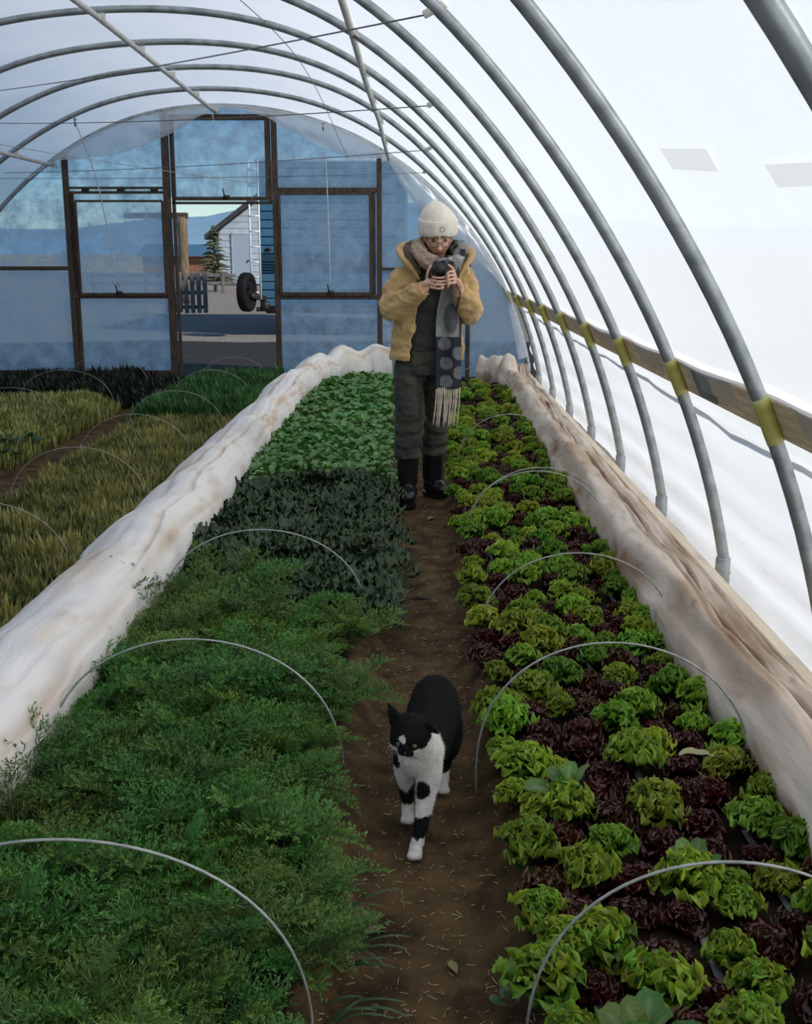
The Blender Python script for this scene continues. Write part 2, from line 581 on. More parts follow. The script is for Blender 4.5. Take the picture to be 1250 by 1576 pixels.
def pane(x0, x1, z0, z1, y=Y_END + .035, name='pane', par=None):
    """Film pane; z1 None follows the arch."""
    nx, nz = max(6, int((x1 - x0) / .09)), 14
    V = []
    for i in range(nz):
        for j in range(nx):
            x = x0 + (x1 - x0) * j / (nx - 1)
            zt = arch_top(x) if z1 is None else min(z1, arch_top(x))
            z = z0 + (max(zt, z0 + .001) - z0) * i / (nz - 1)
            V.append((x, y + .012 * N3(x * 2.2, z * 2.2, x0) + .005 * N3(x * 7, z * 7, 2), z))
    return mesh_obj(name, V, np.array(grid_faces(nz, nx)), M['frost'], par or wall)


def stick(name, a, b, w, h, m='wood_dark', par=None):
    V, F = bar(a, b, w, h)
    return mesh_obj(name, V, F, M[m], par or wall, smooth=False)


X_L1, X_L2, X_R1, X_R2, X_R3 = -3.97, -2.80, -1.62, -.43, .585
pane(-5.55, X_L1, .09, 1.277); pane(-5.2, X_L1, 1.277, None)
pane(X_L1, X_L2, .09, .955); pane(X_L1, X_L2, .955, 2.145); pane(X_L1, X_L2, 2.145, None)
pane(X_L2, X_R1, 2.06, 2.92); pane(X_L2, X_R1, 2.96, None)
pane(X_R1, X_R2, .04, .955); pane(X_R1, X_R2, .955, 2.145); pane(X_R1, X_R2, 2.145, None)
pane(X_R2, X_R3, .04, None); pane(X_R3, 1.26, .04, None)
y = Y_END
stick('post', (X_L1, y, -.08), (X_L1, y, arch_top(X_L1) - .02), .06, .06)
stick('post', (X_L1 + .055, y + .01, .09), (X_L1 + .055, y + .01, 2.13), .04, .04)
stick('post', (X_L2 - .03, y, -.05), (X_L2 - .03, y, arch_top(X_L2)), .075, .07)
stick('post', (X_L2 + .045, y, 0), (X_L2 + .045, y, 2.9), .035, .05)
stick('post', (X_R1 - .045, y, 2.0), (X_R1 - .045, y, arch_top(X_R1)), .035, .05)
stick('post', (X_R1 + .015, y, -.05), (X_R1 + .015, y, arch_top(X_R1)), .06, .07)
stick('post', (X_R2, y, -.05), (X_R2, y, arch_top(X_R2)), .055, .06)
stick('post', (X_R2 - .07, y + .01, .96), (X_R2 - .07, y + .01, 2.13), .045, .04)
stick('post', (X_R3, y, -.05), (X_R3, y, arch_top(X_R3)), .05, .05)
for (a, b, z, h) in [(X_L1, X_L2, 2.165, .025), (X_L1, X_L2, 2.115, .028), (X_L1, X_L2, .965, .055), (-5.4, X_L1, 1.277, .045),
                     (X_R1, X_R2, 2.14, .055), (X_R1, X_R2, .955, .055), (X_R2, .3, 1.27, .03),
                     (X_L2, X_R1, 2.93, .045), (X_L2, X_R1, 2.00, .028), (-1.95, -.42, .02, .05)]:
    stick('rail', (a + .025, y, z), (b - .025, y, z), .05, h)
for z in (2.14, ):
    for x in (X_L1 + .22, X_L1 + .62, X_L1 + 1.0):
        stick('spacer_block', (x - .04, y - .005, z), (x + .04, y - .005, z), .05, .03, 'iron')
stick('sill_board', (-5.55, y - .01, .03), (X_L2 - .07, y - .01, .03), .04, .16)
# sliding sashes: frame of four bars, a latch on the lower bar
for n, (x0, x1, z0, z1, full) in enumerate([(X_L1 + .10, X_L2 - .08, .985, 2.02, 0), (X_L2 + .065, X_R1 - .07, 2.045, 2.90, 1), (X_R1 + .06, X_R2 - .10, .99, 2.10, 2)]):
    w = thing('window_%d' % (n + 1), None, None, ((x0 + x1) / 2, y, z0), kind='structure')
    yy = y - .03
    t = .024 if n == 0 else .03
    stick('sash_bar', (x0, yy, z0), (x1, yy, z0), .03, t * 1.4, par=w)
    stick('sash_bar', (x0, yy, z1), (x1, yy, z1), .03, t, par=w)
    stick('sash_bar', (x0, yy, z0), (x0, yy, z1), .03, t, par=w)
    stick('sash_bar', (x1, yy, z0), (x1, yy, z1), .03, t, par=w)
    cx = {0: -3.42, 1: -2.15, 2: -.99}[n]
    g = Geo().add(box((cx, yy - .02, z0 + .02), (.07, .03, .035), .004)).add(tube([(cx - .02, yy - .03, z0 + .03), (cx - .03, yy - .035, z0 + .08), (cx - .035, yy - .04, z0 + .11)], .008, 6))
    g.build('latch', M['iron'], w)

# loose film skirt that hangs from the last hoop in a ragged edge
sk = []
A = [(-4.35, 2.25), (-4.0, 2.45), (-3.45, 2.50), (-3.05, 2.60), (-2.65, 2.78), (-2.3, 2.97), (-2.15, 3.0), (-2.0, 2.995), (-1.7, 2.92), (-1.45, 2.78), (-1.2, 2.66), (-.9, 2.53), (-.6, 2.47), (-.34, 2.48)]
lo = spl([(a, b) for a, b in A], 70)
for i, (x, z) in enumerate(lo):
    zt = arch_top(x)
    for k in range(9):
        f = k / 8
        zz = zt + (min(z, zt - .02) - zt) * f + (.02 * N3(x * 9, 1.5) * f)
        sk.append((x, y - .06 - .07 * math.sin(f * 2.4) - .04 * N3(x * 6, f * 2) - .02 * N3(x * 15, f * 4), zz))
ft = tag(mesh_obj('trim_1', sk, np.array(grid_faces(70, 9)), M['skirt']), kind='structure')
sk = []
B = spl([(-.34, 2.46), (-.14, 2.15), (-.02, 1.98), (.22, 1.75), (.5, 1.50), (.75, 1.30), (.93, 1.12), (1.02, .98), (1.10, .6), (1.17, .25)], 50)
for i, (x, z) in enumerate(B):
    d = np.array([XC - x, ZC - z]); d /= np.linalg.norm(d)
    th = math.atan2(z - ZC, x - XC)
    ox, oz = arc(th, RH + .01)
    for k in range(9):
        f = k / 8
        sk.append((ox + (x - ox) * f, y - .05 - .06 * math.sin(f * 2.6) - .03 * N3(z * 5, f * 2.5) - .02 * N3(z * 12, f * 4), oz + (z - oz) * f + .02 * N3(z * 8, 5) * f))
tag(mesh_obj('trim_2', sk, np.array(grid_faces(50, 9)), M['skirt']), kind='structure')

# ================================================================== THE TUNNEL FRAME
ORD = ['nearest', 'second', 'third', 'fourth', 'fifth', 'sixth', 'seventh', 'eighth', 'ninth', 'last']
for i, hy in enumerate(HOOP_Y):
    lab = ('last galvanized steel hoop, standing against the far end wall' if i == 9 else
           ('nearest galvanized steel hoop, thick pipe cutting the top right corner' if i == 0 else
            '%s galvanized steel hoop counted from the camera, yellow tape at the hip board' % ORD[i]))
    h = thing('tunnel_hoop', lab, 'hoop', (1.285, hy, 0), 'galvanized hoops of the tunnel')
    ths = np.linspace(TH_0, math.pi - TH_0, 90)
    P = [(*arc(t, RH, hy),) for t in ths]
    P = [(1.292, hy, .02)] + [(x, hy, z) for x, z in P] + [(-5.632, hy, .02)]
    mesh_obj('bow', *tube(P, .0245, 12), M['galv'], h)
    for X in (1.292, -5.632):
        g = Geo().add(tube([(X, hy, -.15), (X, hy, .195), (X, hy, .2)], [.031, .031, .027], 14)).add(tube([(X - .033 * (1 if X > 0 else -1), hy, .13), (X + .033, hy, .13)], .006, 6))
        g.build('ground_post', M['galv'], h)
    tt = [(x, hy, z) for x, z in [arc(t, RH, hy) for t in np.linspace(TH_B - .024, TH_B + .018, 6)]]
    tp = mesh_obj('tape_band', *tube(tt, [.0262, .027, .0265, .027, .0268, .0262], 14), M['tape_yellow'], h)
    tp['label'] = 'yellow tape wrapped round the hoop at the hip board'

# purlins with a clamp on each hoop
def purlin(label, pts, r=.021, hoops=HOOP_Y):
    y0 = pts[0][0]
    p = thing('purlin', label, 'pipe', (pts[0][1], y0, pts[0][2]))
    f = lambda yy: (np.interp(yy, [q[0] for q in pts], [q[1] for q in pts]), yy, np.interp(yy, [q[0] for q in pts], [q[2] for q in pts]))
    mesh_obj('pipe', *tube([f(v) for v in np.linspace(y0, Y_END - .03, 30)], r, 12), M['galv_light'], p)
    for hy in hoops:
        if hy < y0: continue
        x, _, z = f(hy)
        d = np.array([x - XC, z - ZC]); d /= np.linalg.norm(d)
        g = Geo()
        g.add(box((x + .012, hy, z + .012), (.05, .022, .055), .004))
        g.add(tube([(x + .03, hy - .028, z - .012), (x + .03, hy + .028, z - .012)], .006, 6))
        g.add(tube([(x - .018, hy - .03, z + .01), (x + .045, hy - .03, z - .03)], .005, 6))
        g.build('clamp', M['galv_light'], p)


purlin('long ridge pipe running under the hoops at the top of the tunnel', [(1.0, -2.165, 3.012), (8.2, -2.18, 3.012), (13.1, -2.25, 2.975)])
purlin('side pipe under the hoops running towards the woman and the right end wall', [(1, -.43, 2.79), (7, -.384, 2.700), (8.22, -.377, 2.660), (9.44, -.367, 2.640), (10.66, -.346, 2.612), (11.88, -.34, 2.548), (13.1, -.315, 2.46)])
purlin('short visible side pipe at the left edge, under the hoops', [(1, -4.10, 2.42), (13.1, -4.10, 2.41)])

# hip board: three planks end to end behind the hoops, grey splice plate at a joint
a = .42
hb = thing('hip_board', 'long weathered wooden board running along the right film wall behind the hoops', 'board', (1.09, 6, .9))
cz = TH_B - .005
bx, bz = arc(cz, RH + .046)
Rb = Matrix.Rotation(-(cz), 3, 'Y')
for (y0, y1) in [(-1.5, 4.05), (4.055, 8.7), (8.705, 13.05)]:
    V, F = box((bx, (y0 + y1) / 2, bz), (.040, y1 - y0, .138), .004, Rb)
    mesh_obj('plank', V, F, M['board'], hb, smooth=False)
V, F = box((arc(cz, RH + .024)[0], 4.20, arc(cz, RH + .024)[1]), (.006, .26, .11), .002, Rb)
sp = mesh_obj('splice_plate', V, F, M['splice'], hb, smooth=False); sp['label'] = 'grey metal splice plate over the joint of two planks'

# rolled up film bar below the hip board
P = [(1.195 + .008 * N3(v * 2), v, .79 + .006 * v + .012 * N3(v * .7, 5)) for v in np.linspace(.5, 13.0, 60)]
rb = mesh_obj('roll_bar', *tube(P, [.012 + .004 * N3(v * 2.2, 9) for v in np.linspace(.5, 13, 60)], 10), M['roll_white'])
tag(rb, 'white film rolled along a bar below the hip board on the right wall', 'film roll')

# wires, cords and brackets under the roof
def cord(name, label, pts, r, m, sag=0.0, bracket=None, hook=None):
    a, b = np.array(pts[0]), np.array(pts[-1])
    if len(pts) == 2:
        P = [a + (b - a) * t - np.array([0, 0, sag * 4 * t * (1 - t)]) for t in np.linspace(0, 1, 24)]
    else:
        P = spl(pts, 30)
    if bracket is None and hook is None:
        o = mesh_obj(name, *tube(P, r, 6), M[m])
        return tag(o, label, 'cord' if 'cord' in name else 'wire')
    t = thing(name, label, 'cord' if 'cord' in name else 'wire', tuple(pts[0]))
    mesh_obj('strand', *tube(P, r, 6), M[m], t)
    if bracket is not None:
        mesh_obj('bracket', *bar(b, bracket, .012, .030), M['galv_light'], t)
    if hook is not None:
        g = Geo().add(ball(hook, .016)).add(tube([hook, np.array(hook) + (0, 0, -.07)], .012, 8))
        g.build('pulley', M['wire'], t)
    return t


cord('tie_wire', 'thin dark wire slanting up to the bracket on the hoop at the top edge', [(-3.53, 9.95, 2.78), (.022, 4.56, 2.325)], .0035, 'wire_dark', .02, bracket=(.115, 4.56, 2.372))
cord('tie_wire', 'nearly level thin wire ending at a bracket high on a hoop above the woman', [(-3.84, 10.7, 2.60), (.058, 7.0, 2.296)], .0035, 'wire_dark', .03, bracket=(.13, 7.0, 2.328))
cord('tie_wire', 'lowest level thin wire crossing the far window panes', [(-4.36, 12.25, 2.27), (.065, 9.44, 2.255)], .0035, 'wire_dark', .03, bracket=(.13, 9.44, 2.285))
cord('tie_wire', 'faint thin wire just below the other wires before the far wall', [(-4.36, 12.0, 2.20), (.056, 11.88, 2.244)], .003, 'wire_dark', .02, bracket=(.12, 11.88, 2.275))
cord('hanging_cord', 'pale cord hanging from the roof over the left window', [(-3.50, 12.0, 2.76), (-3.45, 12.5, 2.2), (-3.42, 13.05, 1.08)], .006, 'string', hook=(-3.50, 12.0, 2.78))
cord('hanging_cord', 'pale cord hanging from the roof to the latch of the right window', [(-1.01, 12.6, 2.78), (-1.0, 12.85, 2.2), (-.99, 13.04, 1.06)], .006, 'string', hook=(-1.01, 12.6, 2.80))
cord('hanging_cord', 'pale cord hanging down to the latch of the top window over the doorway', [(-2.25, 12.9, 2.95), (-2.2, 13.0, 2.5), (-2.15, 13.05, 2.12)], .005, 'string')
cord('guide_string', 'thin string slanting down from the left roof across the top of the doorway', [(-4.55, 11.0, 2.55), (-1.8, 12.9, 2.2)], .0035, 'wire', .02)
cord('guide_string', 'thin string running from the top edge down past the right side pipe', [(-1.25, 5.6, 2.95), (-.95, 9.5, 2.95), (-.75, 12.6, 2.45)], .0035, 'wire')
# ================================================================== OUTSIDE THE DOOR
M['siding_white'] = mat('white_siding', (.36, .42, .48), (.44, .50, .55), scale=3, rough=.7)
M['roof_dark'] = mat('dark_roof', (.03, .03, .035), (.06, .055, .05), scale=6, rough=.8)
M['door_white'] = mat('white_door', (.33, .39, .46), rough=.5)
M['blue_paint'] = mat('blue_siding', (.035, .115, .19), (.055, .15, .23), scale=4, rough=.5)
M['blue_dark'] = mat('dark_blue_panel', (.012, .045, .08), rough=.5)
M['alu'] = mat('aluminium', (.74, .77, .78), rough=.45, metal=.1)
M['rubber'] = mat('black_rubber', (.006, .006, .007), (.011, .011, .012), scale=20, rough=.75, spec=.15)
M['post_wood'] = mat('sunlit_post_wood', (.10, .065, .04), (.22, .155, .095), scale=5, rough=.85, stretch=(5, 5, .6), bump=.3)
M['barn_blue'] = mat('blue_barn_roof', (.06, .14, .22), rough=.6)
M['barn_red'] = mat('red_brown_barn', (.20, .09, .05), (.28, .14, .08), scale=2, rough=.9)
M['pallet'] = mat('grey_pallet_wood', (.10, .10, .10), (.18, .17, .16), scale=5, rough=.9)
M['fir'] = mat('fir_needles', (.05, .06, .035), (.12, .13, .07), scale=3, rough=.9)

# gabled shed far across the yard: plank walls, door, dark roof with overhang
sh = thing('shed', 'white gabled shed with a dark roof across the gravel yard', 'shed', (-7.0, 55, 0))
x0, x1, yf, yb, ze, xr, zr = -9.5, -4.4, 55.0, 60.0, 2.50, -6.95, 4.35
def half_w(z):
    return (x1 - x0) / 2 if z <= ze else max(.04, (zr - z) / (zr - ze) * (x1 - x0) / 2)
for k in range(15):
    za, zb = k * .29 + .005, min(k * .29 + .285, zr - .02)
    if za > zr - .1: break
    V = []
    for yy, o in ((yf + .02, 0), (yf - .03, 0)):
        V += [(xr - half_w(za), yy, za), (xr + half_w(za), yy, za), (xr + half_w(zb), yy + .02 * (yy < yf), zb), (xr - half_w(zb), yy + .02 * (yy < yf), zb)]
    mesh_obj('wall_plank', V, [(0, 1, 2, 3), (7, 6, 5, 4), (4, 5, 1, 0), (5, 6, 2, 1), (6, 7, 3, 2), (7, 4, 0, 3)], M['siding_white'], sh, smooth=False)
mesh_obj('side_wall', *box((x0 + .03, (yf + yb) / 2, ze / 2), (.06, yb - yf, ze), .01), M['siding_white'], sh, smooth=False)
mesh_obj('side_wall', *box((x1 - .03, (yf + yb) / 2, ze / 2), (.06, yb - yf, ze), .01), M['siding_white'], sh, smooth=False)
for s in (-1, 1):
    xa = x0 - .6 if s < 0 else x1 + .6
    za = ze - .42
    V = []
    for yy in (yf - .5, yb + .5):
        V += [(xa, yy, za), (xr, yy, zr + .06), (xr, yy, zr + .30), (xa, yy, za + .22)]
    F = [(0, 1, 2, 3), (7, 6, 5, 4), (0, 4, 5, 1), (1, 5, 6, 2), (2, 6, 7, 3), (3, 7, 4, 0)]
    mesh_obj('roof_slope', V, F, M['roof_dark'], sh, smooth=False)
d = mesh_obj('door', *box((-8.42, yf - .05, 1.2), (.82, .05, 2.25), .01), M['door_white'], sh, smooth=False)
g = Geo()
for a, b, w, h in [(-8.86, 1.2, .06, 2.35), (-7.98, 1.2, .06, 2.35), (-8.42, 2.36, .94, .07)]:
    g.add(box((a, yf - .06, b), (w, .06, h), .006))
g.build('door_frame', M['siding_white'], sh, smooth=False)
g = Geo().add(ball((-8.1, yf - .11, 1.1), .05))
g.build('door_knob', M['iron'], sh)

# camper trailer seen from behind: blue ribbed body, ladder, spare wheel on its arm
ct = thing('camper_trailer', 'blue camper trailer with a rear ladder standing right of the doorway', 'trailer', (-1.5, 21, 0))
tx0, tx1, ty, tl = -2.90, -.22, 21.0, 5.2
k = 0
zz = .48
while zz < 3.0:
    h = .15 if not 1.05 < zz < 1.25 else .05
    m = 'blue_dark' if 1.05 < zz < 1.30 or zz < .9 and k % 7 == 9 else 'blue_paint'
    mesh_obj('siding_panel', *box(((tx0 + tx1) / 2, ty, zz + h / 2), (tx1 - tx0, .06, h - .012), .015), M[m], ct, smooth=False)
    zz += h; k += 1
g = Geo().add(box(((tx0 + tx1) / 2, ty + tl / 2 + .05, 1.76), (tx1 - tx0, tl, 2.52), .06, seg=2))
g.build('body', M['blue_paint'], ct)
g = Geo().add(box(((tx0 + tx1) / 2, ty + tl / 2, 3.07), (tx1 - tx0 + .06, tl + .1, .07), .02))
g.build('roof', M['alu'], ct)
g = Geo().add(box(((tx0 + tx1) / 2, ty + .4, .42), (tx1 - tx0 - .2, .9, .12), .02)).add(bar((-2.7, ty + .1, .5), (-2.7, ty + 4, .5), .08, .1))
g.build('chassis', M['iron'], ct)
for sx in (tx0 + .22, tx1 - .22):
    w = Geo().add(tube([(sx - .11, ty + 2.6, .34), (sx + .11, ty + 2.6, .34)], .36, 24))
    w.build('wheel', M['rubber'], ct)
g = Geo()
for sx in (-3.03, -2.86):
    g.add(tube([(sx, ty - .18, .62), (sx, ty - .14, 3.05), (sx, ty + .25, 3.18)], .018, 8))
for i in range(9):
    g.add(tube([(-3.03, ty - .17, .75 + i * .27), (-2.86, ty - .17, .75 + i * .27)], .013, 6))
g.build('ladder', M['alu'], ct)
g = Geo()
# spare wheel stands edge-on, turned a little
cx, cy, cz = -3.08, ty - .42, .76
R2 = Matrix.Rotation(math.radians(79), 3, 'Z')
V, Fq = [], []
prof = [(.20, -.07), (.30, -.09), (.335, -.08), (.35, -.045), (.35, .045), (.335, .08), (.30, .09), (.20, .07)]
for a in np.linspace(0, 2 * math.pi, 36, endpoint=False):
    for r, w in prof:
        p = R2 @ Vector((r * math.cos(a), w, 0)); V.append((cx + p.x, cy + p.y, cz + r * math.sin(a)))
Fq = [((i * 8 + j), (i * 8 + (j + 1) % 8), (((i + 1) % 36) * 8 + (j + 1) % 8), (((i + 1) % 36) * 8 + j)) for i in range(36) for j in range(8)]
sw = mesh_obj('spare_wheel', V, Fq, M['rubber'], ct)
V = []
for a in np.linspace(0, 2 * math.pi, 24, endpoint=False):
    for r, w in [(.205, -.07), (.19, .05), (.07, .07), (.07, -.02)]:
        p = R2 @ Vector((r * math.cos(a), w, 0)); V.append((cx + p.x, cy + p.y, cz + r * math.sin(a)))
Fq = [((i * 4 + j), (i * 4 + (j + 1) % 4), (((i + 1) % 24) * 4 + (j + 1) % 4), (((i + 1) % 24) * 4 + j)) for i in range(24) for j in range(4)]
mesh_obj('rim', V, Fq, M['rubber'], sw)
g = Geo().add(bar((-3.02, ty - .4, .70), (-2.78, ty + .05, .62), .08, .09)).add(bar((-2.95, ty - .1, .44), (-2.6, ty + .1, .44), .1, .08)).add(box((-2.80, ty - .06, .50), (.16, .2, .16), .03))
g.build('wheel_carrier', M['iron'], ct)
g = Geo().add(box((-2.72, ty - .05, 1.52), (.10, .03, .055), .01))
g.build('tail_lamp', M['iron'], ct)

# timber porch post with a beam, beyond the doorway
pp = thing('porch_post', 'round timber post carrying a beam, left side of the doorway view', 'post', (-7.14, 35, 0))
mesh_obj('column', *tube([(-7.14 + .02 * N3(z * 2), 35, z) for z in np.linspace(-.05, 2.52, 12)], [.15 + .012 * N3(z * 3, 4) for z in np.linspace(0, 2.5, 12)], 14), M['post_wood'], pp)
mesh_obj('beam', *bar((-8.9, 35, 2.56), (-6.96, 35, 2.56), .2, .17, .02), M['wood_dark'], pp, smooth=False)

# barn and its blue roof in the field, low rail fence, pallets, small bare fir
b = thing('barn', 'low barn with a blue roof far behind the timber post', 'barn', (-17.2, 90, 0))
mesh_obj('wall', *box((-17.0, 92, .65), (9, 5, 1.4), .02), M['barn_red'], b, smooth=False)
V = [(-21.8, 89, 1.3), (-12.2, 89, 1.3), (-12.2, 92, 2.15), (-21.8, 92, 2.15), (-21.8, 95, 1.3), (-12.2, 95, 1.3), (-21.8, 89, 1.2), (-12.2, 89, 1.2), (-12.2, 95, 1.2), (-21.8, 95, 1.2)]
mesh_obj('roof', V, [(0, 1, 2, 3), (3, 2, 5, 4), (0, 6, 7, 1), (4, 5, 8, 9), (0, 3, 4, 9, 6), (1, 7, 8, 5, 2), (6, 9, 8, 7)], M['barn_blue'], b, smooth=False)
f = thing('rail_fence', 'low wooden rail fence in front of the brown field', 'fence', (-9.5, 44, 0))
for x in np.arange(-12.5, -7.2, 1.0):
    mesh_obj('fence_post', *box((x, 44, .35), (.12, .1, .8), .01), M['pallet'], f, smooth=False)
for z in (.32, .62):
    mesh_obj('rail', *bar((-12.7, 44, z), (-7.0, 44, z), .05, .12, .01), M['pallet'], f, smooth=False)
pl = thing('pallet_stack', 'grey slatted pallets standing upright beside the doorway', 'pallet', (-5.7, 28, 0))
for x in np.arange(-6.15, -5.2, .155):
    mesh_obj('slat', *box((x, 28 + .03 * N3(x * 9), .50 + .05 * N3(x * 5)), (.11, .03, .98), .006), M['pallet'], pl, smooth=False)
for z in (.15, .5, .85):
    mesh_obj('slat', *box((-5.7, 28.05, z), (1.05, .06, .09), .006), M['pallet'], pl, smooth=False)
tr = thing('fir_tree', 'thin scraggly fir beside the white shed', 'tree', (-8.15, 46, 0))
mesh_obj('trunk', *tube([(-8.15, 46, -.1), (-8.13, 46, 1.2), (-8.16, 46, 2.5)], [.07, .05, .012], 8), M['post_wood'], tr)
g = Geo()
r2 = random.Random(4)
for i in range(130):
    z = r2.uniform(.3, 2.45); a = r2.uniform(0, 6.28); L = (2.6 - z) * .42 * r2.uniform(.6, 1.15) + .06
    p0 = np.array([-8.15, 46, z]); p1 = p0 + (L * math.cos(a), L * math.sin(a), -.12 * L + .05); pm = (p0 + p1) / 2 + (0, 0, .05)
    g.add(tube([p0, pm, p1], [.035, .04, .012], 4))
tag(g.build('branches', M['fir'], tr), kind='stuff')
# ================================================================== ROW COVERS AND WIRE HOOPS
def drape(name, label, centre, profile, m, nu, wob, lump, creases, stain, base=(1, 1, 1), cat='row cover', seed=0):
    """Fabric lying along a line: a cross profile (s sideways, z up) swept along it; creases are (t, width, depth, drift)."""
    nv = 64
    C = spl(centre, nu)
    T = np.gradient(C, axis=0); T /= np.linalg.norm(T, axis=1)[:, None]
    S = np.stack([T[:, 1], -T[:, 0]], 1)               # sideways, to the right of the run
    P = spl(profile, nv)
    L = np.concatenate([[0], np.cumsum(np.linalg.norm(np.diff(C, axis=0), axis=1))])
    V, K = [], []
    for i in range(nu):
        l = L[i]
        ks, kz = lump(l / L[-1], C[i])
        cr = []
        for q, (t0, w, dep, dr) in enumerate(creases):
            on = sstep(-.25, .15, N3(l * .42, q * 5.1 + seed))
            cr.append((t0 + dr * N3(l * .55, q * 3.7, seed) + .012 * N3(l * 1.9, q * 2.9, seed), w, dep * (.25 + .75 * on), on))
        for j, (s, z) in enumerate(P):
            t = j / (nv - 1)
            ds, dz = wob(l, t, C[i])
            d = 0.0; dirt = 0.0
            for (tc, w, dep, on) in cr:
                u = (t - tc) / w
                d += dep * (math.exp(-u * u) - .55 * math.exp(-((t - tc - 1.7 * w) / (1.1 * w)) ** 2))
                dirt += on * math.exp(-(u / 1.3) ** 2) * (.6 + .8 * N3(l * 2.2, t * 9, seed + 3))
            n2 = N3(l * 1.6, t * 5, seed + 11); n3 = N3(l * 9, t * 22, seed + 17)
            dirt = dirt * .8 + max(0, n2 - .12) * 1.6 * (.6 + n3) + max(0, n3 - .32) * 1.2
            V.append((C[i][0] + S[i][0] * (s * ks + ds), C[i][1] + S[i][1] * (s * ks + ds), max(.012, (z - d) * kz + dz)))
            dirt = min(1, max(0, dirt))
            K.append(np.array(base) * (1 - dirt) + np.array(stain) * dirt)
    o = mesh_obj(name, np.array(V), grid_faces(nu, nv), m, None, np.array(K))
    so = o.modifiers.new('thickness', 'SOLIDIFY'); so.thickness = .005; so.offset = -1
    return tag(o, label, cat)


def wob_left(l, t, c):
    k = math.sin(t * math.pi)
    dz = .020 * N3(l * .8, t * 3) * k + .007 * N3(l * 3.2, t * 7, 2) * k + .003 * (1 - 2 * abs(N3(l * 5, t * 11, 6)))
    ds = .035 * N3(l * .9, 2.1) + .028 * N3(l * 2.1, t * 2, 7) + .012 * N3(l * 6, t * 5, 9)
    return ds, dz


def lump_left(f, c):
    e = sstep(.84, .95, f)
    return 1 - .12 * sstep(.3, .8, f) - .12 * e + .30 * e * N3(f * 60, 1), 1 + .10 * sstep(.6, .85, f) + .25 * e + .5 * e * N3(f * 45, 4) + .12 * N3(f * 22, 2)


prof_l = [(-.40, .005), (-.33, .06), (-.24, .165), (-.15, .245), (-.06, .30), (.02, .335), (.09, .345), (.15, .325), (.195, .285), (.22, .235), (.225, .18), (.21, .13)]
drape('row_cover', 'white fleece row cover bunched along the left edge of the dill bed', [(-1.22, .7), (-1.21, 2), (-1.2, 4), (-1.22, 6), (-1.22, 8), (-1.20, 9.6), (-1.17, 10.8), (-1.05, 11.55), (-.82, 12.0), (-.55, 12.16), (-.27, 12.16)],
      prof_l, M['cloth'], 420, wob_left, lump_left, [(.40, .030, .014, .10), (.58, .020, .022, .12), (.76, .035, .012, .10)], (.74, .60, .47), (1, 1, 1), seed=1)


def wob_right(l, t, c):
    k = math.sin(t * math.pi)
    scal = math.sin(l * 5.2 + .6) * .5 + math.sin(l * 2.3) * .5
    ds = -.032 * scal * (1 - t) ** 2 + .02 * N3(l * 1.5, 4) + .012 * N3(l * 5, t * 4, 3)
    dz = .018 * N3(l * 1.5, t * 5, 1) * k + .010 * N3(l * 4.5, t * 8, 2) * k + .024 * scal * (1 - t) * k + .004 * (1 - 2 * abs(N3(l * 6, t * 12, 6)))
    return ds, dz


def lump_right(f, c):
    e = sstep(.87, .97, f)
    return 1 + .10 * e + .35 * e * N3(f * 70, 1), 1 + .30 * e + .7 * e * N3(f * 55, 4) + .12 * N3(f * 24, 2)


prof_r = [(-.130, .04), (-.150, .10), (-.155, .165), (-.130, .225), (-.085, .265), (-.04, .275), (.0, .258), (.028, .220), (.048, .190), (.068, .205), (.10, .222), (.135, .19), (.155, .12), (.16, .03)]
drape('row_cover', 'tan stained fleece row cover bunched between the lettuce bed and the right wall', [(1.03, .6), (1.03, 2), (1.02, 4), (1.015, 6), (1.03, 8), (1.04, 10), (1.03, 11.3), (.98, 11.9), (.88, 12.2), (.74, 12.3)],
      prof_r, M['cloth_tan'], 420, wob_right, lump_right, [(.22, .045, .028, .10), (.42, .018, .012, .14), (.60, .022, .046, .04), (.78, .030, .018, .06)], (.44, .30, .20), (1, .99, .97), seed=9)


def wire_hoop(label, y, x0, x1, h, group, lean=0.0, r=.0030, skew=0.0, z0=.02):
    xc, a = (x0 + x1) / 2, (x1 - x0) / 2
    P = []
    for t in np.linspace(math.pi, 0, 40):
        s = math.sin(t) ** .82
        P.append((xc + a * math.cos(t) + skew * s, y + lean * s, z0 + (h - z0) * s))
    P = [(x0, y, -.06)] + P + [(x1, y, -.06)]
    o = mesh_obj('wire_hoop', *tube(P, r, 8), M['wire'])
    return tag(o, label, 'hoop', group)


GR = 'wire hoops over the lettuce bed'
for k, a in enumerate([(1.745, .20, .92, .425, -.02), (2.83, .165, .92, .435, -.02), (3.93, .23, .945, .385, 0), (5.42, .24, .95, .40, .0), (5.62, .26, .96, .38, .03), (7.35, .27, .96, .41, 0), (10.9, .30, .93, .38, 0)]):
    wire_hoop('%s wire hoop from the camera arching over the lettuce bed' % ['nearest', 'second', 'third', 'fourth', 'fifth', 'sixth', 'farthest'][k], *a[:4], GR, skew=a[4])
GR = 'wire hoops over the dill and kale bed'
for k, a in enumerate([(1.80, -1.08, -.19, .43), (2.86, -1.02, -.20, .43), (4.15, -1.0, -.19, .415)]):
    wire_hoop('%s' % ['nearest wire hoop over the dill, at the bottom left corner', 'wire hoop over the middle of the dill, ending beside the cat', 'wire hoop between the dark kale and the dill'][k], *a, GR)
GR = 'thin wire hoops over the far left beds'
names = ['nearest', 'second', 'third', 'fourth', 'fifth', 'sixth']
for k, yy in enumerate([4.7, 6.1, 7.4, 8.7, 10.3, 11.6]):
    wire_hoop('%s thin wire hoop over the yellow-green bed left of the white cover' % names[k], yy, -2.28, -1.5, .40, GR, r=.0019)
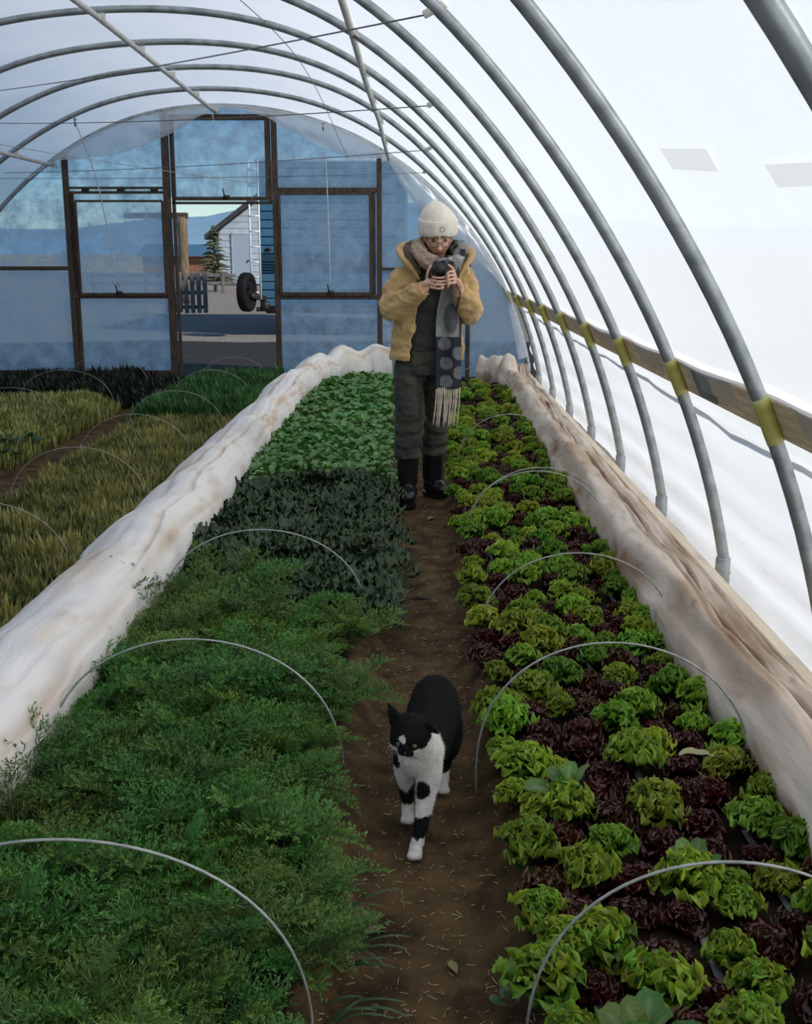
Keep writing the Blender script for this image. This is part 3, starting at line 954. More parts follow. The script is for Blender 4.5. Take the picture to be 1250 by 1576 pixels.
for k, yy in enumerate([8.9, 10.3, 11.7]):
    wire_hoop('%s thin wire hoop over the bed at the far left, past the side path' % names[k], yy, -3.7, -2.8, .40, GR, r=.0019)
# ================================================================== THE WOMAN
M['skin'] = mat('skin', (1, 1, 1), (.86, .82, .80), scale=30, rough=.5, attr=True)
M['jacket'] = mat('tan_jacket_cloth', (.45, .285, .11), (.58, .38, .155), scale=9, rough=.85, bump=.35, bscale=38, sheen=.15)
M['lining'] = mat('brown_lining', (.075, .050, .036), (.12, .085, .06), scale=14, rough=.9, bump=.4)
M['overall'] = mat('dark_olive_cloth', (.022, .024, .020), (.036, .038, .031), scale=10, rough=.85, bump=.35, bscale=40)
M['trouser'] = mat('olive_trouser_cloth', (.028, .030, .020), (.046, .048, .034), scale=8, rough=.85, bump=.4, bscale=30)
M['boot'] = mat('black_rubber_boot', (.008, .008, .010), (.014, .014, .016), scale=12, rough=.28)
M['knit'] = mat('cream_knit', (.78, .70, .57), (.90, .83, .71), scale=26, rough=.95, bump=.6, bscale=120, stretch=(1, 1, .35), sheen=.2)
M['scarf'] = mat('scarf_wool', (1, 1, 1), (.78, .76, .74), scale=60, rough=.95, bump=.5, bscale=160, attr=True)
M['fringe'] = mat('scarf_fringe', (.46, .39, .30), (.60, .52, .42), scale=40, rough=.95)
M['hair'] = mat('brown_hair', (.13, .07, .032), (.26, .15, .075), scale=40, rough=.5)
M['black'] = mat('black_plastic', (.006, .006, .007), (.011, .011, .012), scale=20, rough=.4)
M['screen'] = mat('grey_glass', (.20, .21, .22), rough=.15)
M['frame_gold'] = mat('thin_metal_frame', (.16, .10, .055), rough=.3, metal=.8)
gl, gN, gLk, gO = new_mat('lens_glass')
g1 = gN.new('ShaderNodeBsdfTransparent'); g2 = gN.new('ShaderNodeBsdfGlossy'); g2.inputs['Roughness'].default_value = .05
g3 = gN.new('ShaderNodeMixShader'); g3.inputs[0].default_value = .10
gLk.new(g1.outputs[0], g3.inputs[1]); gLk.new(g2.outputs[0], g3.inputs[2]); gLk.new(g3.outputs[0], gO.inputs['Surface'])
M['lens'] = gl
M['eye'] = mat('eye', (.05, .03, .02), rough=.2)

PX, PY = .04, 6.50
woman = thing('person', 'woman in a tan jacket and cream beanie standing on the path looking at a camera', 'person', (PX, PY, 0))
HC = Vector((.118, 6.445, 1.533))
RH_ = (Matrix.Rotation(math.radians(4), 3, 'Z') @ Matrix.Rotation(math.radians(24), 3, 'X'))


def head_pt(x, y, z):
    return HC + RH_ @ Vector((x, y, z))


def head_shape():
    V, F = ball((0, 0, 0), 1, 72, 54)
    P = V * np.array([.074, .094, .115])
    x, y, z = P[:, 0].copy(), P[:, 1].copy(), P[:, 2].copy()
    low = np.clip(-z / .115, 0, 1)
    P[:, 0] *= 1 - .36 * low ** 1.6
    P[:, 1] *= np.where(y > 0, 1 - .45 * low ** 1.3, 1 - .12 * low ** 2)
    front = (y < 0)
    P[:, 1] *= np.where(front, .96, 1)

    def push(cx, cz, sx, sz, d):
        g = np.exp(-((x - cx) / sx) ** 2 - ((z - cz) / sz) ** 2) * front
        P[:, 1] -= d * g
    push(0, -.012, .011, .026, .012); push(0, -.026, .015, .011, .018); push(0, -.03, .024, .008, .007)
    for s in (-1, 1):
        push(s * .031, .016, .017, .011, -.010)
        push(s * .030, .038, .022, .008, .004)
        push(s * .042, -.022, .020, .018, .006)
        push(s * .031, .010, .011, .006, .006)
    push(0, -.056, .022, .0055, .007); push(0, -.068, .018, .006, .008); push(0, -.062, .024, .0028, -.004)
    push(0, -.096, .022, .016, .010)
    V2 = np.array([head_pt(*p) for p in P])
    return V2, F


def fingers(lines, r=.0074):
    out = []
    for L in lines:
        P = spl(L, 12)
        out.append(tube(P, np.linspace(r * 1.05, r * .82, 12), 8))
        out.append(ball(P[-1], r * .86, 8, 6))
    return out


shapes = [head_shape(), tube(spl([(.10, 6.53, 1.36), (.105, 6.515, 1.43), (.115, 6.485, 1.49)], 6), [.064, .054, .053, .053, .054, .056], 16)]
for s in (-1, 1):
    c = head_pt(s * .074, .012, -.005)
    shapes.append(ball(c, (.010, .020, .032)))
shapes.append(rings([(.045, 6.53, .80, .13, .09), (.045, 6.53, .90, .145, .10), (.055, 6.53, 1.02, .125, .085), (.075, 6.53, 1.18, .14, .09), (.09, 6.53, 1.30, .155, .085), (.095, 6.53, 1.37, .11, .07), (.10, 6.53, 1.41, .06, .055)], 24))
ARM_L = spl([(-.055, 6.53, 1.345), (-.115, 6.51, 1.23), (-.142, 6.47, 1.135), (-.065, 6.38, 1.185), (.028, 6.30, 1.252), (.055, 6.285, 1.285)], 26)
ARM_R = spl([(.245, 6.53, 1.34), (.285, 6.51, 1.22), (.300, 6.47, 1.115), (.280, 6.38, 1.165), (.238, 6.30, 1.235), (.222, 6.285, 1.27)], 26)
shapes.append(tube(ARM_L, np.interp(np.linspace(0, 1, 26), [0, .4, .55, .8, 1], [.05, .042, .038, .032, .025]), 14))
shapes.append(tube(ARM_R, np.interp(np.linspace(0, 1, 26), [0, .4, .55, .8, 1], [.05, .042, .038, .032, .025]), 14))
# hands: palm, four unequal fingers, a thumb that leaves the side of the palm
shapes.append(tube(spl([(.028, 6.300, 1.252), (.055, 6.280, 1.282), (.078, 6.262, 1.302)], 8), [.024, .026, .030, .033, .034, .033, .030, .022], 12, flat=.62))
shapes += fingers([[(.074, 6.256, 1.322 - .0192 * i), (.100 + .003 * i, 6.228, 1.316 - .0195 * i), (.132 + .004 * (i in (1, 2)), 6.218, 1.315 - .0188 * i), (.152 - .006 * (i == 3) + .006 * (i in (1, 2)), 6.234, 1.320 - .0182 * i)] for i in range(4)])
shapes += fingers([[(.052, 6.272, 1.295), (.054, 6.250, 1.330), (.062, 6.238, 1.360), (.074, 6.236, 1.378)]], .0085)
shapes.append(tube(spl([(.238, 6.300, 1.235), (.222, 6.275, 1.272), (.206, 6.256, 1.310)], 8), [.024, .026, .030, .033, .034, .034, .031, .022], 12, flat=.62))
shapes += fingers([[(.206 + .003 * i, 6.252, 1.342 - .0195 * i), (.184 + .001 * i, 6.220, 1.350 - .0205 * i), (.163 + .002 * i, 6.212, 1.338 - .0205 * i), (.156 + .004 * i, 6.232, 1.322 - .0195 * i)] for i in range(4)])
shapes += fingers([[(.214, 6.272, 1.300), (.204, 6.262, 1.340), (.190, 6.256, 1.368), (.172, 6.252, 1.382)]], .0085)
LEG_L = [(-.035, 6.53, .86), (-.047, 6.51, .68), (-.050, 6.495, .50), (-.052, 6.525, .28), (-.056, 6.545, .09)]
LEG_R = [(.115, 6.55, .86), (.122, 6.58, .68), (.118, 6.60, .50), (.100, 6.66, .28), (.092, 6.695, .09)]
for Lg in (LEG_L, LEG_R):
    shapes.append(tube(spl(Lg, 24), np.interp(np.linspace(0, 1, 24), [0, .5, .62, .75, 1], [.078, .058, .055, .052, .036]), 16))
FOOT_L = [(-.056, 6.59, .05), (-.055, 6.52, .055), (-.053, 6.44, .04), (-.052, 6.385, .032)]
FOOT_R = [(.080, 6.735, .05), (.105, 6.70, .055), (.150, 6.645, .04), (.185, 6.610, .032)]
for Ft in (FOOT_L, FOOT_R):
    shapes.append(tube(spl(Ft, 10), [.03, .034, .036, .037, .037, .037, .036, .034, .03, .02], 12))
Vb, Fb = fused(shapes, .0035, 2)
cb = np.tile(np.array([.76, .45, .31]), (len(Vb), 1))
lipc = np.array(head_pt(0, -.098, -.062))
dl = (Vb - lipc) @ np.array(RH_)
lip = np.exp(-(dl[:, 0] / .022) ** 4 - (dl[:, 2] / .0095) ** 4) * (np.abs(dl[:, 1]) < .03)
cb = cb * (1 - lip[:, None]) + np.array([.36, .11, .09]) * lip[:, None]
for s in (-1, 1):
    ck = np.array(head_pt(s * .040, -.075, -.025))
    w = np.exp(-np.sum((Vb - ck) ** 2, 1) / .02 ** 2)[:, None] * .35
    cb = cb * (1 - w) + np.array([.62, .26, .18]) * w
    bw = np.array(head_pt(s * .031, -.086, .026)); db = (Vb - bw) @ np.array(RH_)
    w = (np.exp(-(db[:, 0] / .018) ** 4 - (db[:, 2] / .0028) ** 2) * (np.abs(db[:, 1]) < .03))[:, None] * .55
    cb = cb * (1 - w) + np.array([.10, .05, .03]) * w
    ey = np.array(head_pt(s * .031, -.080, .008)); de = (Vb - ey) @ np.array(RH_)
    w = (np.exp(-(de[:, 0] / .014) ** 4 - (de[:, 2] / .0026) ** 2) * (np.abs(de[:, 1]) < .03))[:, None] * .8
    cb = cb * (1 - w) + np.array([.06, .03, .02]) * w
mesh_obj('body', Vb, Fb, M['skin'], woman, cb)


def wrinkle(VF, amp, scale, seed=0, stretch=(1, 1, 1)):
    V, F = VF
    n = vnormals(V, F)
    d = noise_np(V * np.array(stretch), scale, seed) + .5 * noise_np(V * np.array(stretch), scale * 2.3, seed + 1)
    return V + n * (amp * d)[:, None], F


# trousers
sh = [rings([(.045, 6.535, .76, .155, .115), (.045, 6.535, .84, .17, .125), (.048, 6.535, .93, .168, .122), (.05, 6.535, .99, .155, .115)], 28)]
for Lg, rr in ((LEG_L, [.092, .089, .083, .078, .077, .080]), (LEG_R, [.090, .086, .079, .074, .073, .076])):
    P = spl(Lg[:4], 26)
    R = np.interp(np.linspace(0, 1, 26), [0, .25, .5, .7, .9, 1], rr)
    for k in range(17, 26): R[k] += .007 * math.sin(k * 2.1)          # bunched folds over the boots
    sh.append(tube(P, R, 22))
mesh_obj('trousers', *wrinkle(fused(sh, .008, 3), .010, 15, 2, (1, 1, 1.7)), M['trouser'], woman)
# dark bib overalls / shirt under the jacket
sh = [rings([(.05, 6.525, .90, .158, .115), (.055, 6.52, 1.02, .150, .112), (.075, 6.515, 1.18, .155, .115), (.09, 6.52, 1.30, .16, .105), (.095, 6.525, 1.37, .13, .09), (.10, 6.525, 1.41, .075, .07)], 28)]
mesh_obj('overalls_bib', *wrinkle(fused(sh, .009, 2), .008, 11, 5, (1, 1, 2.2)), M['overall'], woman)

# jacket: open shell, sleeves and hem fused into one garment
lv = [(.845, .052, .214, .150, -.050, .262), (.875, .053, .218, .152, -.048, .262), (.90, .055, .212, .150, -.042, .262), (1.0, .060, .208, .146, -.028, .255), (1.1, .068, .202, .142, -.012, .250), (1.2, .076, .198, .138, -.002, .245),
      (1.30, .088, .196, .130, .000, .228), (1.36, .092, .180, .118, .002, .212), (1.41, .098, .135, .100, .018, .185), (1.435, .10, .105, .088, .03, .170)]
sh = []
no = 44
lv2 = []
for z in np.linspace(.845, 1.435, 30):
    lv2.append([z] + [np.interp(z, [l[0] for l in lv], [l[k] for l in lv]) for k in range(1, 6)])
outer, inner = [], []
for (z, cx, rx, ry, xl, xr) in lv2:
    tl = 2 * math.pi - math.acos(max(-1, min(1, (xl - cx) / rx)))
    trr = -math.acos(max(-1, min(1, (xr - cx) / rx)))
    for k in range(no):
        t = trr + (tl - trr) * k / (no - 1)
        f = 1 + .018 * N3(t * 2.2, z * 8)
        outer.append((cx + rx * f * math.cos(t), 6.53 + ry * f * math.sin(t), z))
        inner.append((cx + (rx - .022) * f * math.cos(t), 6.53 + (ry - .022) * f * math.sin(t), z))
Vj = np.array(outer + inner)
n0 = len(outer)
Fo = grid_faces(len(lv2), no)
Fj = [tuple(f) for f in Fo] + [tuple(i + n0 for i in reversed(f)) for f in Fo]
for i in range(len(lv2) - 1):
    for k, rev in ((0, 0), (no - 1, 1)):
        q = (i * no + k, i * no + k + n0, (i + 1) * no + k + n0, (i + 1) * no + k)
        Fj.append(tuple(reversed(q)) if not rev else q)
for k in range(no - 1):
    a = k; Fj.append((a, a + n0, a + 1 + n0, a + 1)[::-1] if False else (a + 1, a + 1 + n0, a + n0, a))
    a = (len(lv2) - 1) * no + k; Fj.append((a, a + n0, a + 1 + n0, a + 1))
sh.append((Vj, Fj))
sh.append(tube(ARM_L[:22], np.interp(np.linspace(0, 1, 22), [0, .12, .35, .55, .7, .92, .95, 1], [.066, .078, .074, .072, .066, .054, .047, .048]), 22))
sh.append(tube(ARM_R[:22], np.interp(np.linspace(0, 1, 22), [0, .12, .35, .55, .7, .92, .95, 1], [.064, .076, .074, .070, .066, .054, .047, .048]), 22))
mesh_obj('jacket', *wrinkle(fused(sh, .0060, 2), .015, 13, 9, (1, 1, 1.4)), M['jacket'], woman)
# hood laid back over the shoulders, brown lining inside
HP = spl([(.012, 6.385, 1.30), (-.020, 6.395, 1.355), (-.075, 6.44, 1.415), (-.090, 6.52, 1.455), (-.02, 6.63, 1.475), (.10, 6.665, 1.485), (.225, 6.63, 1.465), (.295, 6.53, 1.435), (.290, 6.45, 1.405), (.250, 6.40, 1.35), (.228, 6.392, 1.29)], 44)
R = np.interp(np.linspace(0, 1, 44), [0, .15, .3, .5, .7, .85, 1], [.014, .030, .042, .055, .044, .030, .014])
hd = mesh_obj('hood', *wrinkle(fused([tube(HP, R, 16, flat=.62)], .006, 2), .007, 16, 4), M['jacket'], woman)
LP = spl([(.02, 6.385, 1.33), (-.015, 6.40, 1.385), (-.045, 6.45, 1.44), (-.05, 6.53, 1.475), (.0, 6.61, 1.49), (.10, 6.64, 1.50), (.205, 6.61, 1.485), (.255, 6.53, 1.46), (.25, 6.46, 1.43), (.225, 6.41, 1.38)], 36)
ln = mesh_obj('hood_lining', *wrinkle(fused([tube(LP, np.interp(np.linspace(0, 1, 36), [0, .2, .5, .8, 1], [.010, .030, .038, .030, .010]), 14, flat=.7)], .006, 2), .006, 20, 6), M['lining'], woman)
ln['label'] = 'dark brown hood lining'
mesh_obj('drawcord', *tube(spl([(.270, 6.415, 1.36), (.282, 6.405, 1.385), (.288, 6.41, 1.36), (.285, 6.41, 1.33)], 12), .005, 6), M['knit'], woman)

# scarf: two turns round the neck, one long end hanging in front with a fringe
SP = spl([(.16, 6.365, 1.345), (.08, 6.350, 1.375), (.015, 6.385, 1.43), (.0, 6.48, 1.475), (.06, 6.58, 1.48), (.16, 6.585, 1.475), (.235, 6.50, 1.455), (.235, 6.41, 1.425), (.16, 6.350, 1.385), (.075, 6.362, 1.40), (.02, 6.41, 1.455), (.025, 6.50, 1.495), (.12, 6.565, 1.49), (.22, 6.50, 1.475), (.245, 6.43, 1.445), (.215, 6.375, 1.39), (.185, 6.365, 1.31)], 90)
Vs, Fs = wrinkle(fused([tube(SP, np.interp(np.linspace(0, 1, 90), [0, .1, .5, .9, 1], [.036, .044, .050, .048, .042]), 16, flat=.72)], .006, 2), .012, 17, 3, (1, 1, 1.6))
nz = noise_np(Vs, 15, 3); nz2 = noise_np(Vs, 26, 8)
w = np.clip((Vs[:, 0] - .085) / .05, 0, 1)[:, None]
beige = np.array([.40, .29, .215]); grey = np.array([.24, .245, .235]); dark = np.array([.022, .023, .026])
dk = np.clip((nz + .10) * 6, 0, 1)[:, None]
lg = np.clip((nz2 - .05) * 5, 0, 1)[:, None]
gg = (grey * (1 - .0 * lg) + .16 * lg) * (1 - dk) + dark * dk
scarf = mesh_obj('scarf', Vs, Fs, M['scarf'], woman, beige * (1 - w) + gg * w)
scarf['label'] = 'chunky beige and grey checked scarf'
nu_, nv_ = 90, 26
top, V, Cc = [], [], []
dots = [(.155, .948), (.235, .895), (.165, .838), (.240, .785), (.165, .735)]
for side_ in (0, 1):
    for i in range(nu_):
        f = i / (nu_ - 1)
        z = 1.335 - f * (1.335 - .695)
        for j in range(nv_):
            g_ = j / (nv_ - 1)
            wdt = .085 + .060 * sstep(0, .45, f)
            xc = .190 - .012 * sstep(0, .3, f)
            x = xc + (g_ - .5) * wdt
            yv = 6.352 + .012 * math.sin(g_ * 7 + 1.5 * N3(z * 3)) + .012 * N3(x * 14, z * 5) + .02 * sstep(.0, .25, f) - .012 * sstep(.4, 1, f)
            V.append((x, yv + (.012 if side_ else 0), z))
            if z > .985:
                c = np.array([.27, .27, .26])
                if ((x - .19) / .040) ** 2 + ((z - 1.09) / .085) ** 2 < 1: c = np.array([.095, .10, .10])
            else:
                c = np.array([.020, .023, .034])
                for dx, dz_ in dots:
                    rr = math.hypot(x - dx, z - dz_)
                    if rr < .036: c = np.array([.17, .175, .18]) * (1 if rr > .008 else .8)
            if z > .985 and x > xc + wdt * .40: c = np.array([.04, .04, .045])
            Cc.append(c)
n0 = nu_ * nv_
F1 = grid_faces(nu_, nv_)
Fz = [f for f in F1] + [tuple(i + n0 for i in reversed(f)) for f in F1]
for i in range(nu_ - 1):
    a, b_ = i * nv_, (i + 1) * nv_
    Fz += [(a, b_, b_ + n0, a + n0), (a + nv_ - 1 + n0, b_ + nv_ - 1 + n0, b_ + nv_ - 1, a + nv_ - 1)]
for j in range(nv_ - 1):
    a = (nu_ - 1) * nv_ + j
    Fz += [(a, a + 1, a + 1 + n0, a + n0)]
se = mesh_obj('scarf_end', V, Fz, M['scarf'], woman, Cc)
se['label'] = 'hanging scarf end, grey above, navy with grey dots below'
for k in range(13):
    x = .112 + k * .0108 + .002 * rng.uniform(-1, 1)
    d = rng.uniform(-.014, .010)
    P = spl([(x, 6.366, .70), (x + d * .3, 6.360, .62), (x + d * .7 - .004, 6.358, .55), (x + d - .008, 6.362, .484 + rng.uniform(-.012, .015))], 10)
    mesh_obj('fringe_strand', *tube(P, [.0042 + .0009 * math.sin(q * 2.4) for q in range(10)], 6), M['fringe'], woman)

# beanie: ribbed crown, turned-up cuff, ring badge
HR = Matrix.Rotation(math.radians(10), 3, 'X')
HO = Vector((.116, 6.453, 1.597))


def hat(prof, n=80, rib=.0016, nrib=40, lean=0):
    V = []
    for (h, r, lx) in prof:
        for k in range(n):
            a = 2 * math.pi * k / n
            rr = r + rib * math.cos(a * nrib) * (1 if r > .03 else 0) + .002 * N3(math.cos(a) * 2, math.sin(a) * 2, h * 12)
            p = HO + HR @ Vector((rr * math.cos(a) + lx, rr * 1.08 * math.sin(a), h))
            V.append(p[:])
    F = grid_faces(len(prof), n, True)
    F.append(tuple(range((len(prof) - 1) * n, len(prof) * n)))
    return V, F


bn = mesh_obj('beanie', *hat([(.0, .098, 0), (.03, .102, 0), (.048, .097, -.001), (.068, .088, -.004), (.086, .076, -.007), (.102, .0625, -.010), (.116, .047, -.013), (.125, .032, -.015), (.131, .017, -.016), (.133, .003, -.016)]), M['knit'], woman)
cu = mesh_obj('cuff', *hat([(-.048, .094, 0), (-.050, .101, 0), (-.046, .1065, 0), (-.02, .1095, 0), (.01, .1105, 0), (.030, .1095, 0), (.037, .106, 0), (.036, .100, 0)]), M['knit'], bn)
lp = HO + HR @ Vector((.022, -.1195, -.004))
RG = HR
ring = [(lp + RG @ Vector((.0125 * math.cos(a), .0025 * math.cos(a), .0135 * math.sin(a))))[:] for a in np.linspace(0, 2 * math.pi, 28)]
bd = mesh_obj('badge_ring', *tube(ring, .0013, 6, caps=False), M['wire_dark'], bn)
bd['label'] = 'small dark ring badge on the cuff'

# hair under the cuff, eyes, glasses
g = Geo()
for k in range(26):
    x = -.064 + k * .0051
    s = 1 if x > 0 else -1
    e = abs(x) / .066
    p0 = head_pt(x, -.078 + .055 * e ** 3, .050); p1 = head_pt(x * 1.03 + .003 * s, -.088 + .060 * e ** 3, .042 - .014 * e ** 3); p2 = head_pt(x * 1.05 + .008 * s, -.0905 + .066 * e ** 3, .027 + .007 * rng.uniform(-1, 1) - .050 * e ** 4)
    g.add(tube([p0[:], p1[:], p2[:]], [.0026, .0022, .0006], 5))
g.build('hair', M['hair'], woman)
for s in (-1, 1):
    mesh_obj('eye', *ball(head_pt(s * .031, -.0715, .011), .0115, 12, 8), M['eye'], woman)
gs = mesh_obj('glasses', *tube([head_pt(x, -.104 + .0, .008)[:] for x in (-.010, -.004, .004, .010)], .0019, 6), M['frame_gold'], woman)
for s in (-1, 1):
    c = [(head_pt(s * .031 + .0215 * math.cos(a), -.102 + .008 * (abs(s * .031 + .0215 * math.cos(a)) / .052) ** 2, .002 + .0195 * math.sin(a)))[:] for a in np.linspace(0, 2 * math.pi, 29)]
    mesh_obj('rim', *tube(c, .0021, 6, caps=False), M['frame_gold'], gs)
    mesh_obj('lens', [head_pt(s * .031, -.1005, .002)[:]] + c[:-1], [(0, 1 + k, 1 + (k + 1) % 28) for k in range(28)], M['lens'], gs)
    mesh_obj('temple', *tube([head_pt(s * .053, -.094, .006)[:], head_pt(s * .072, -.05, .010)[:], head_pt(s * .076, .0, .010)[:]], .0013, 6), M['frame_gold'], gs)

# rubber boots
for Lg, Ft, lab in ((LEG_L, FOOT_L, 'boot'), (LEG_R, FOOT_R, 'boot')):
    P = spl([Lg[3], ((Lg[3][0] + Lg[4][0]) / 2, (Lg[3][1] + Lg[4][1]) / 2, .18), (Lg[4][0] * .8 + Ft[1][0] * .2, Lg[4][1] * .8 + Ft[1][1] * .2, .085)], 10)
    h0 = np.array(Ft[0]); t0 = np.array(Ft[3])
    dv = (t0 - h0)[:2]; dv = dv / np.linalg.norm(dv)
    sh = [tube([(p[0], p[1], p[2] + .02) for p in P], np.linspace(.066, .060, 10), 20)]
    Q = spl([(Ft[0][0] - dv[0] * .005, Ft[0][1] - dv[1] * .005, .052), (Ft[1][0], Ft[1][1], .062), (Ft[2][0], Ft[2][1], .050), (Ft[3][0] + dv[0] * .012, Ft[3][1] + dv[1] * .012, .040)], 14)
    sh.append(tube(Q, [.036, .052, .058, .060, .056, .048, .047, .048, .049, .049, .047, .043, .034, .018], 18))
    Vq, Fq = fused(sh, .006, 3)
    Vq[:, 2] = np.maximum(Vq[:, 2], .016)
    bt = mesh_obj('boot', Vq, Fq, M['boot'], woman)
    hh = np.array([h0[0], h0[1]]) - dv * .04; tt = np.array([t0[0], t0[1]]) + dv * .05
    nrm = np.array([dv[1], -dv[0]])
    out = []
    for f, wd in [(0, .018), (.05, .034), (.2, .042), (.4, .038), (.6, .045), (.8, .047), (.93, .036), (1, .014)]:
        out.append((f, wd))
    low = [(hh + (tt - hh) * f + nrm * wd) for f, wd in out] + [(hh + (tt - hh) * f - nrm * wd) for f, wd in reversed(out)]
    Vl = [(p[0], p[1], -.002) for p in low] + [(p[0], p[1], .024) for p in low]
    n = len(low)
    mesh_obj('sole', Vl, [tuple(range(n))[::-1], tuple(range(n, 2 * n))] + [(k, (k + 1) % n, (k + 1) % n + n, k + n) for k in range(n)], M['boot'], bt, smooth=False)

# the camera she holds
CR = (Matrix.Rotation(math.radians(-14), 3, 'Y') @ Matrix.Rotation(math.radians(-18), 3, 'X'))
CC = Vector((.118, 6.278, 1.352))
ck = thing('camera', 'small black camera held in both hands of the woman', 'camera', CC[:])


def at(x, y, z):
    return (CC + CR @ Vector((x, y, z)))[:]


mesh_obj('camera_body', *box(at(0, 0, 0), (.118, .044, .070), .009, CR, 3), M['black'], ck)
mesh_obj('viewfinder_hump', *box(at(.005, 0, .042), (.042, .038, .026), .007, CR, 2), M['black'], ck)
mesh_obj('grip', *box(at(-.046, -.022, -.004), (.026, .024, .060), .009, CR, 2), M['black'], ck)
lz = mesh_obj('camera_lens', *tube([at(.006, -.02, -.004), at(.006, -.042, -.004), at(.006, -.046, -.004), at(.006, -.066, -.004), at(.006, -.068, -.004)], [.031, .031, .028, .028, .024], 24), M['black'], ck)
mesh_obj('front_glass', *tube([at(.006, -.0675, -.004), at(.006, -.070, -.004)], [.020, .018], 20), M['black'], lz)
tpz = mesh_obj('top_plate', *box(at(.030, -.004, .050), (.052, .040, .016), .004, CR, 2), M['screen'], ck); tpz['label'] = 'glossy grey top plate'
mesh_obj('strap', *tube(spl([at(.060, 0, .02), (.205, 6.245, 1.30), (.235, 6.235, 1.235), (.228, 6.25, 1.195), (.222, 6.33, 1.14)], 24), .007, 6, flat=.4), M['black'], ck)
# ================================================================== THE CAT
M['fur'] = mat('cat_fur', (1, 1, 1), (.86, .85, .84), scale=60, rough=.75, attr=True, spec=.12)
M['nose'] = mat('cat_nose', (.05, .03, .03), rough=.4)
M['cat_eye'] = mat('cat_eye', (.16, .17, .07), rough=.1)
M['whisker'] = mat('whisker', (.75, .74, .72), rough=.4)
cat = thing('cat', 'black and white cat walking along the dirt path towards the camera', 'cat', (.02, 2.70, 0))
KC = Vector((-.014, 2.532, .305))                                     # middle of the head
fw = Vector((-.24, -.91, -.33)).normalized()
rt = fw.cross(Vector((0, 0, 1))).normalized() * -1                     # image right
if rt.x < 0: rt = -rt
up = rt.cross(-fw).normalized()
if up.z < 0: up = -up


def kp(a, b, c):
    """Head point: a to image right, b up, c towards the nose."""
    return KC + rt * a + up * b + fw * c


def kball(a, b, c, r, n=18, m=12):
    Rm = Matrix((rt, fw, up)).transposed()
    V, F = ball((0, 0, 0), r, n, m)
    return V @ np.array(Rm).T + np.array(kp(a, b, c)), F


sh = []
body = spl([(.052, 3.035, .205, .022, .026), (.053, 3.015, .208, .050, .056), (.052, 2.965, .212, .064, .070), (.049, 2.90, .210, .067, .073), (.043, 2.82, .205, .065, .074), (.034, 2.74, .204, .060, .073), (.022, 2.66, .210, .056, .073), (.010, 2.605, .220, .051, .066), (.002, 2.575, .235, .044, .052), (-.004, 2.56, .250, .036, .042)], 36)
sh.append(rings([tuple(r) for r in body], 28, 'y'))
sh.append(tube(spl([(.008, 2.63, .235), (-.004, 2.585, .268), (-.012, 2.55, .292)], 8), [.052, .052, .050, .048, .047, .045, .044, .043], 20))     # neck
sh.append(kball(0, .002, 0, (.049, .046, .043)))
sh.append(kball(0, .016, -.004, (.043, .042, .032)))
for s in (-1, 1):
    sh.append(kball(s * .024, -.012, .014, (.025, .027, .021)))       # cheeks
    sh.append(kball(s * .0095, -.017, .041, (.0125, .014, .0105), 14, 10))  # whisker pads
    sh.append(kball(s * .020, .010, .030, (.013, .011, .010), 12, 8))       # brow
sh.append(kball(0, -.004, .038, (.0105, .018, .0125), 14, 10))              # bridge of the nose
sh.append(kball(0, -.028, .032, (.013, .014, .009), 12, 8))                 # chin


def ear(base, tip, side, w=.020):
    """Shell of an ear: triangular cup, thick at the root."""
    base, tip, side = Vector(base), Vector(tip), Vector(side).normalized()
    ax = tip - base
    nrm = side.cross(ax).normalized()
    V = []
    for f, wd, th in [(-.15, w * 1.05, .010), (.1, w, .0085), (.35, w * .80, .0065), (.6, w * .56, .005), (.82, w * .30, .004), (1.0, w * .08, .003)]:
        c = base + ax * f
        for k in range(14):
            a = 2 * math.pi * k / 14
            bow = .006 * (1 - f) * (abs(math.cos(a)) ** 2)
            p = c + side * wd * math.cos(a) + nrm * (th * math.sin(a) + bow)
            V.append(p[:])
    F = grid_faces(6, 14, True) + [tuple(reversed(range(14))), tuple(range(5 * 14, 6 * 14))]
    return V, F


sh.append(ear(kp(-.030, .030, -.006), kp(-.053, .080, -.014), rt * .9 + up * .35))
sh.append(ear(kp(.037, .020, -.010), kp(.062, -.022, -.036), -up * .25 + rt * .25 - fw * .2 + Vector((0, -.8, .5)) * .9, .022))
LEGS = {
    'fr': ([(.030, 2.625, .215), (.032, 2.605, .165), (.026, 2.585, .125), (.017, 2.548, .080), (.007, 2.520, .040), (.003, 2.508, .020)], [.036, .031, .024, .0175, .0155, .016]),
    'fl': ([(-.022, 2.64, .215), (-.027, 2.655, .165), (-.028, 2.672, .120), (-.025, 2.690, .070), (-.022, 2.690, .035), (-.022, 2.682, .018)], [.033, .029, .022, .0165, .0150, .016]),
    'hr': ([(.078, 2.94, .20), (.088, 2.885, .150), (.089, 2.865, .115), (.083, 2.895, .075), (.078, 2.885, .040), (.074, 2.855, .018)], [.044, .040, .029, .0185, .0155, .016]),
    'hl': ([(.020, 2.96, .20), (.014, 2.95, .150), (.012, 2.965, .110), (.012, 3.03, .080), (.010, 3.03, .040), (.010, 3.00, .018)], [.042, .040, .028, .018, .0155, .016]),
}
PAW = {'fr': ((-.001, 2.492, .0135), -.10), 'fl': ((-.0215, 2.668, .0135), .0), 'hr': ((.073, 2.835, .0135), .05), 'hl': ((.010, 2.98, .0135), 0)}
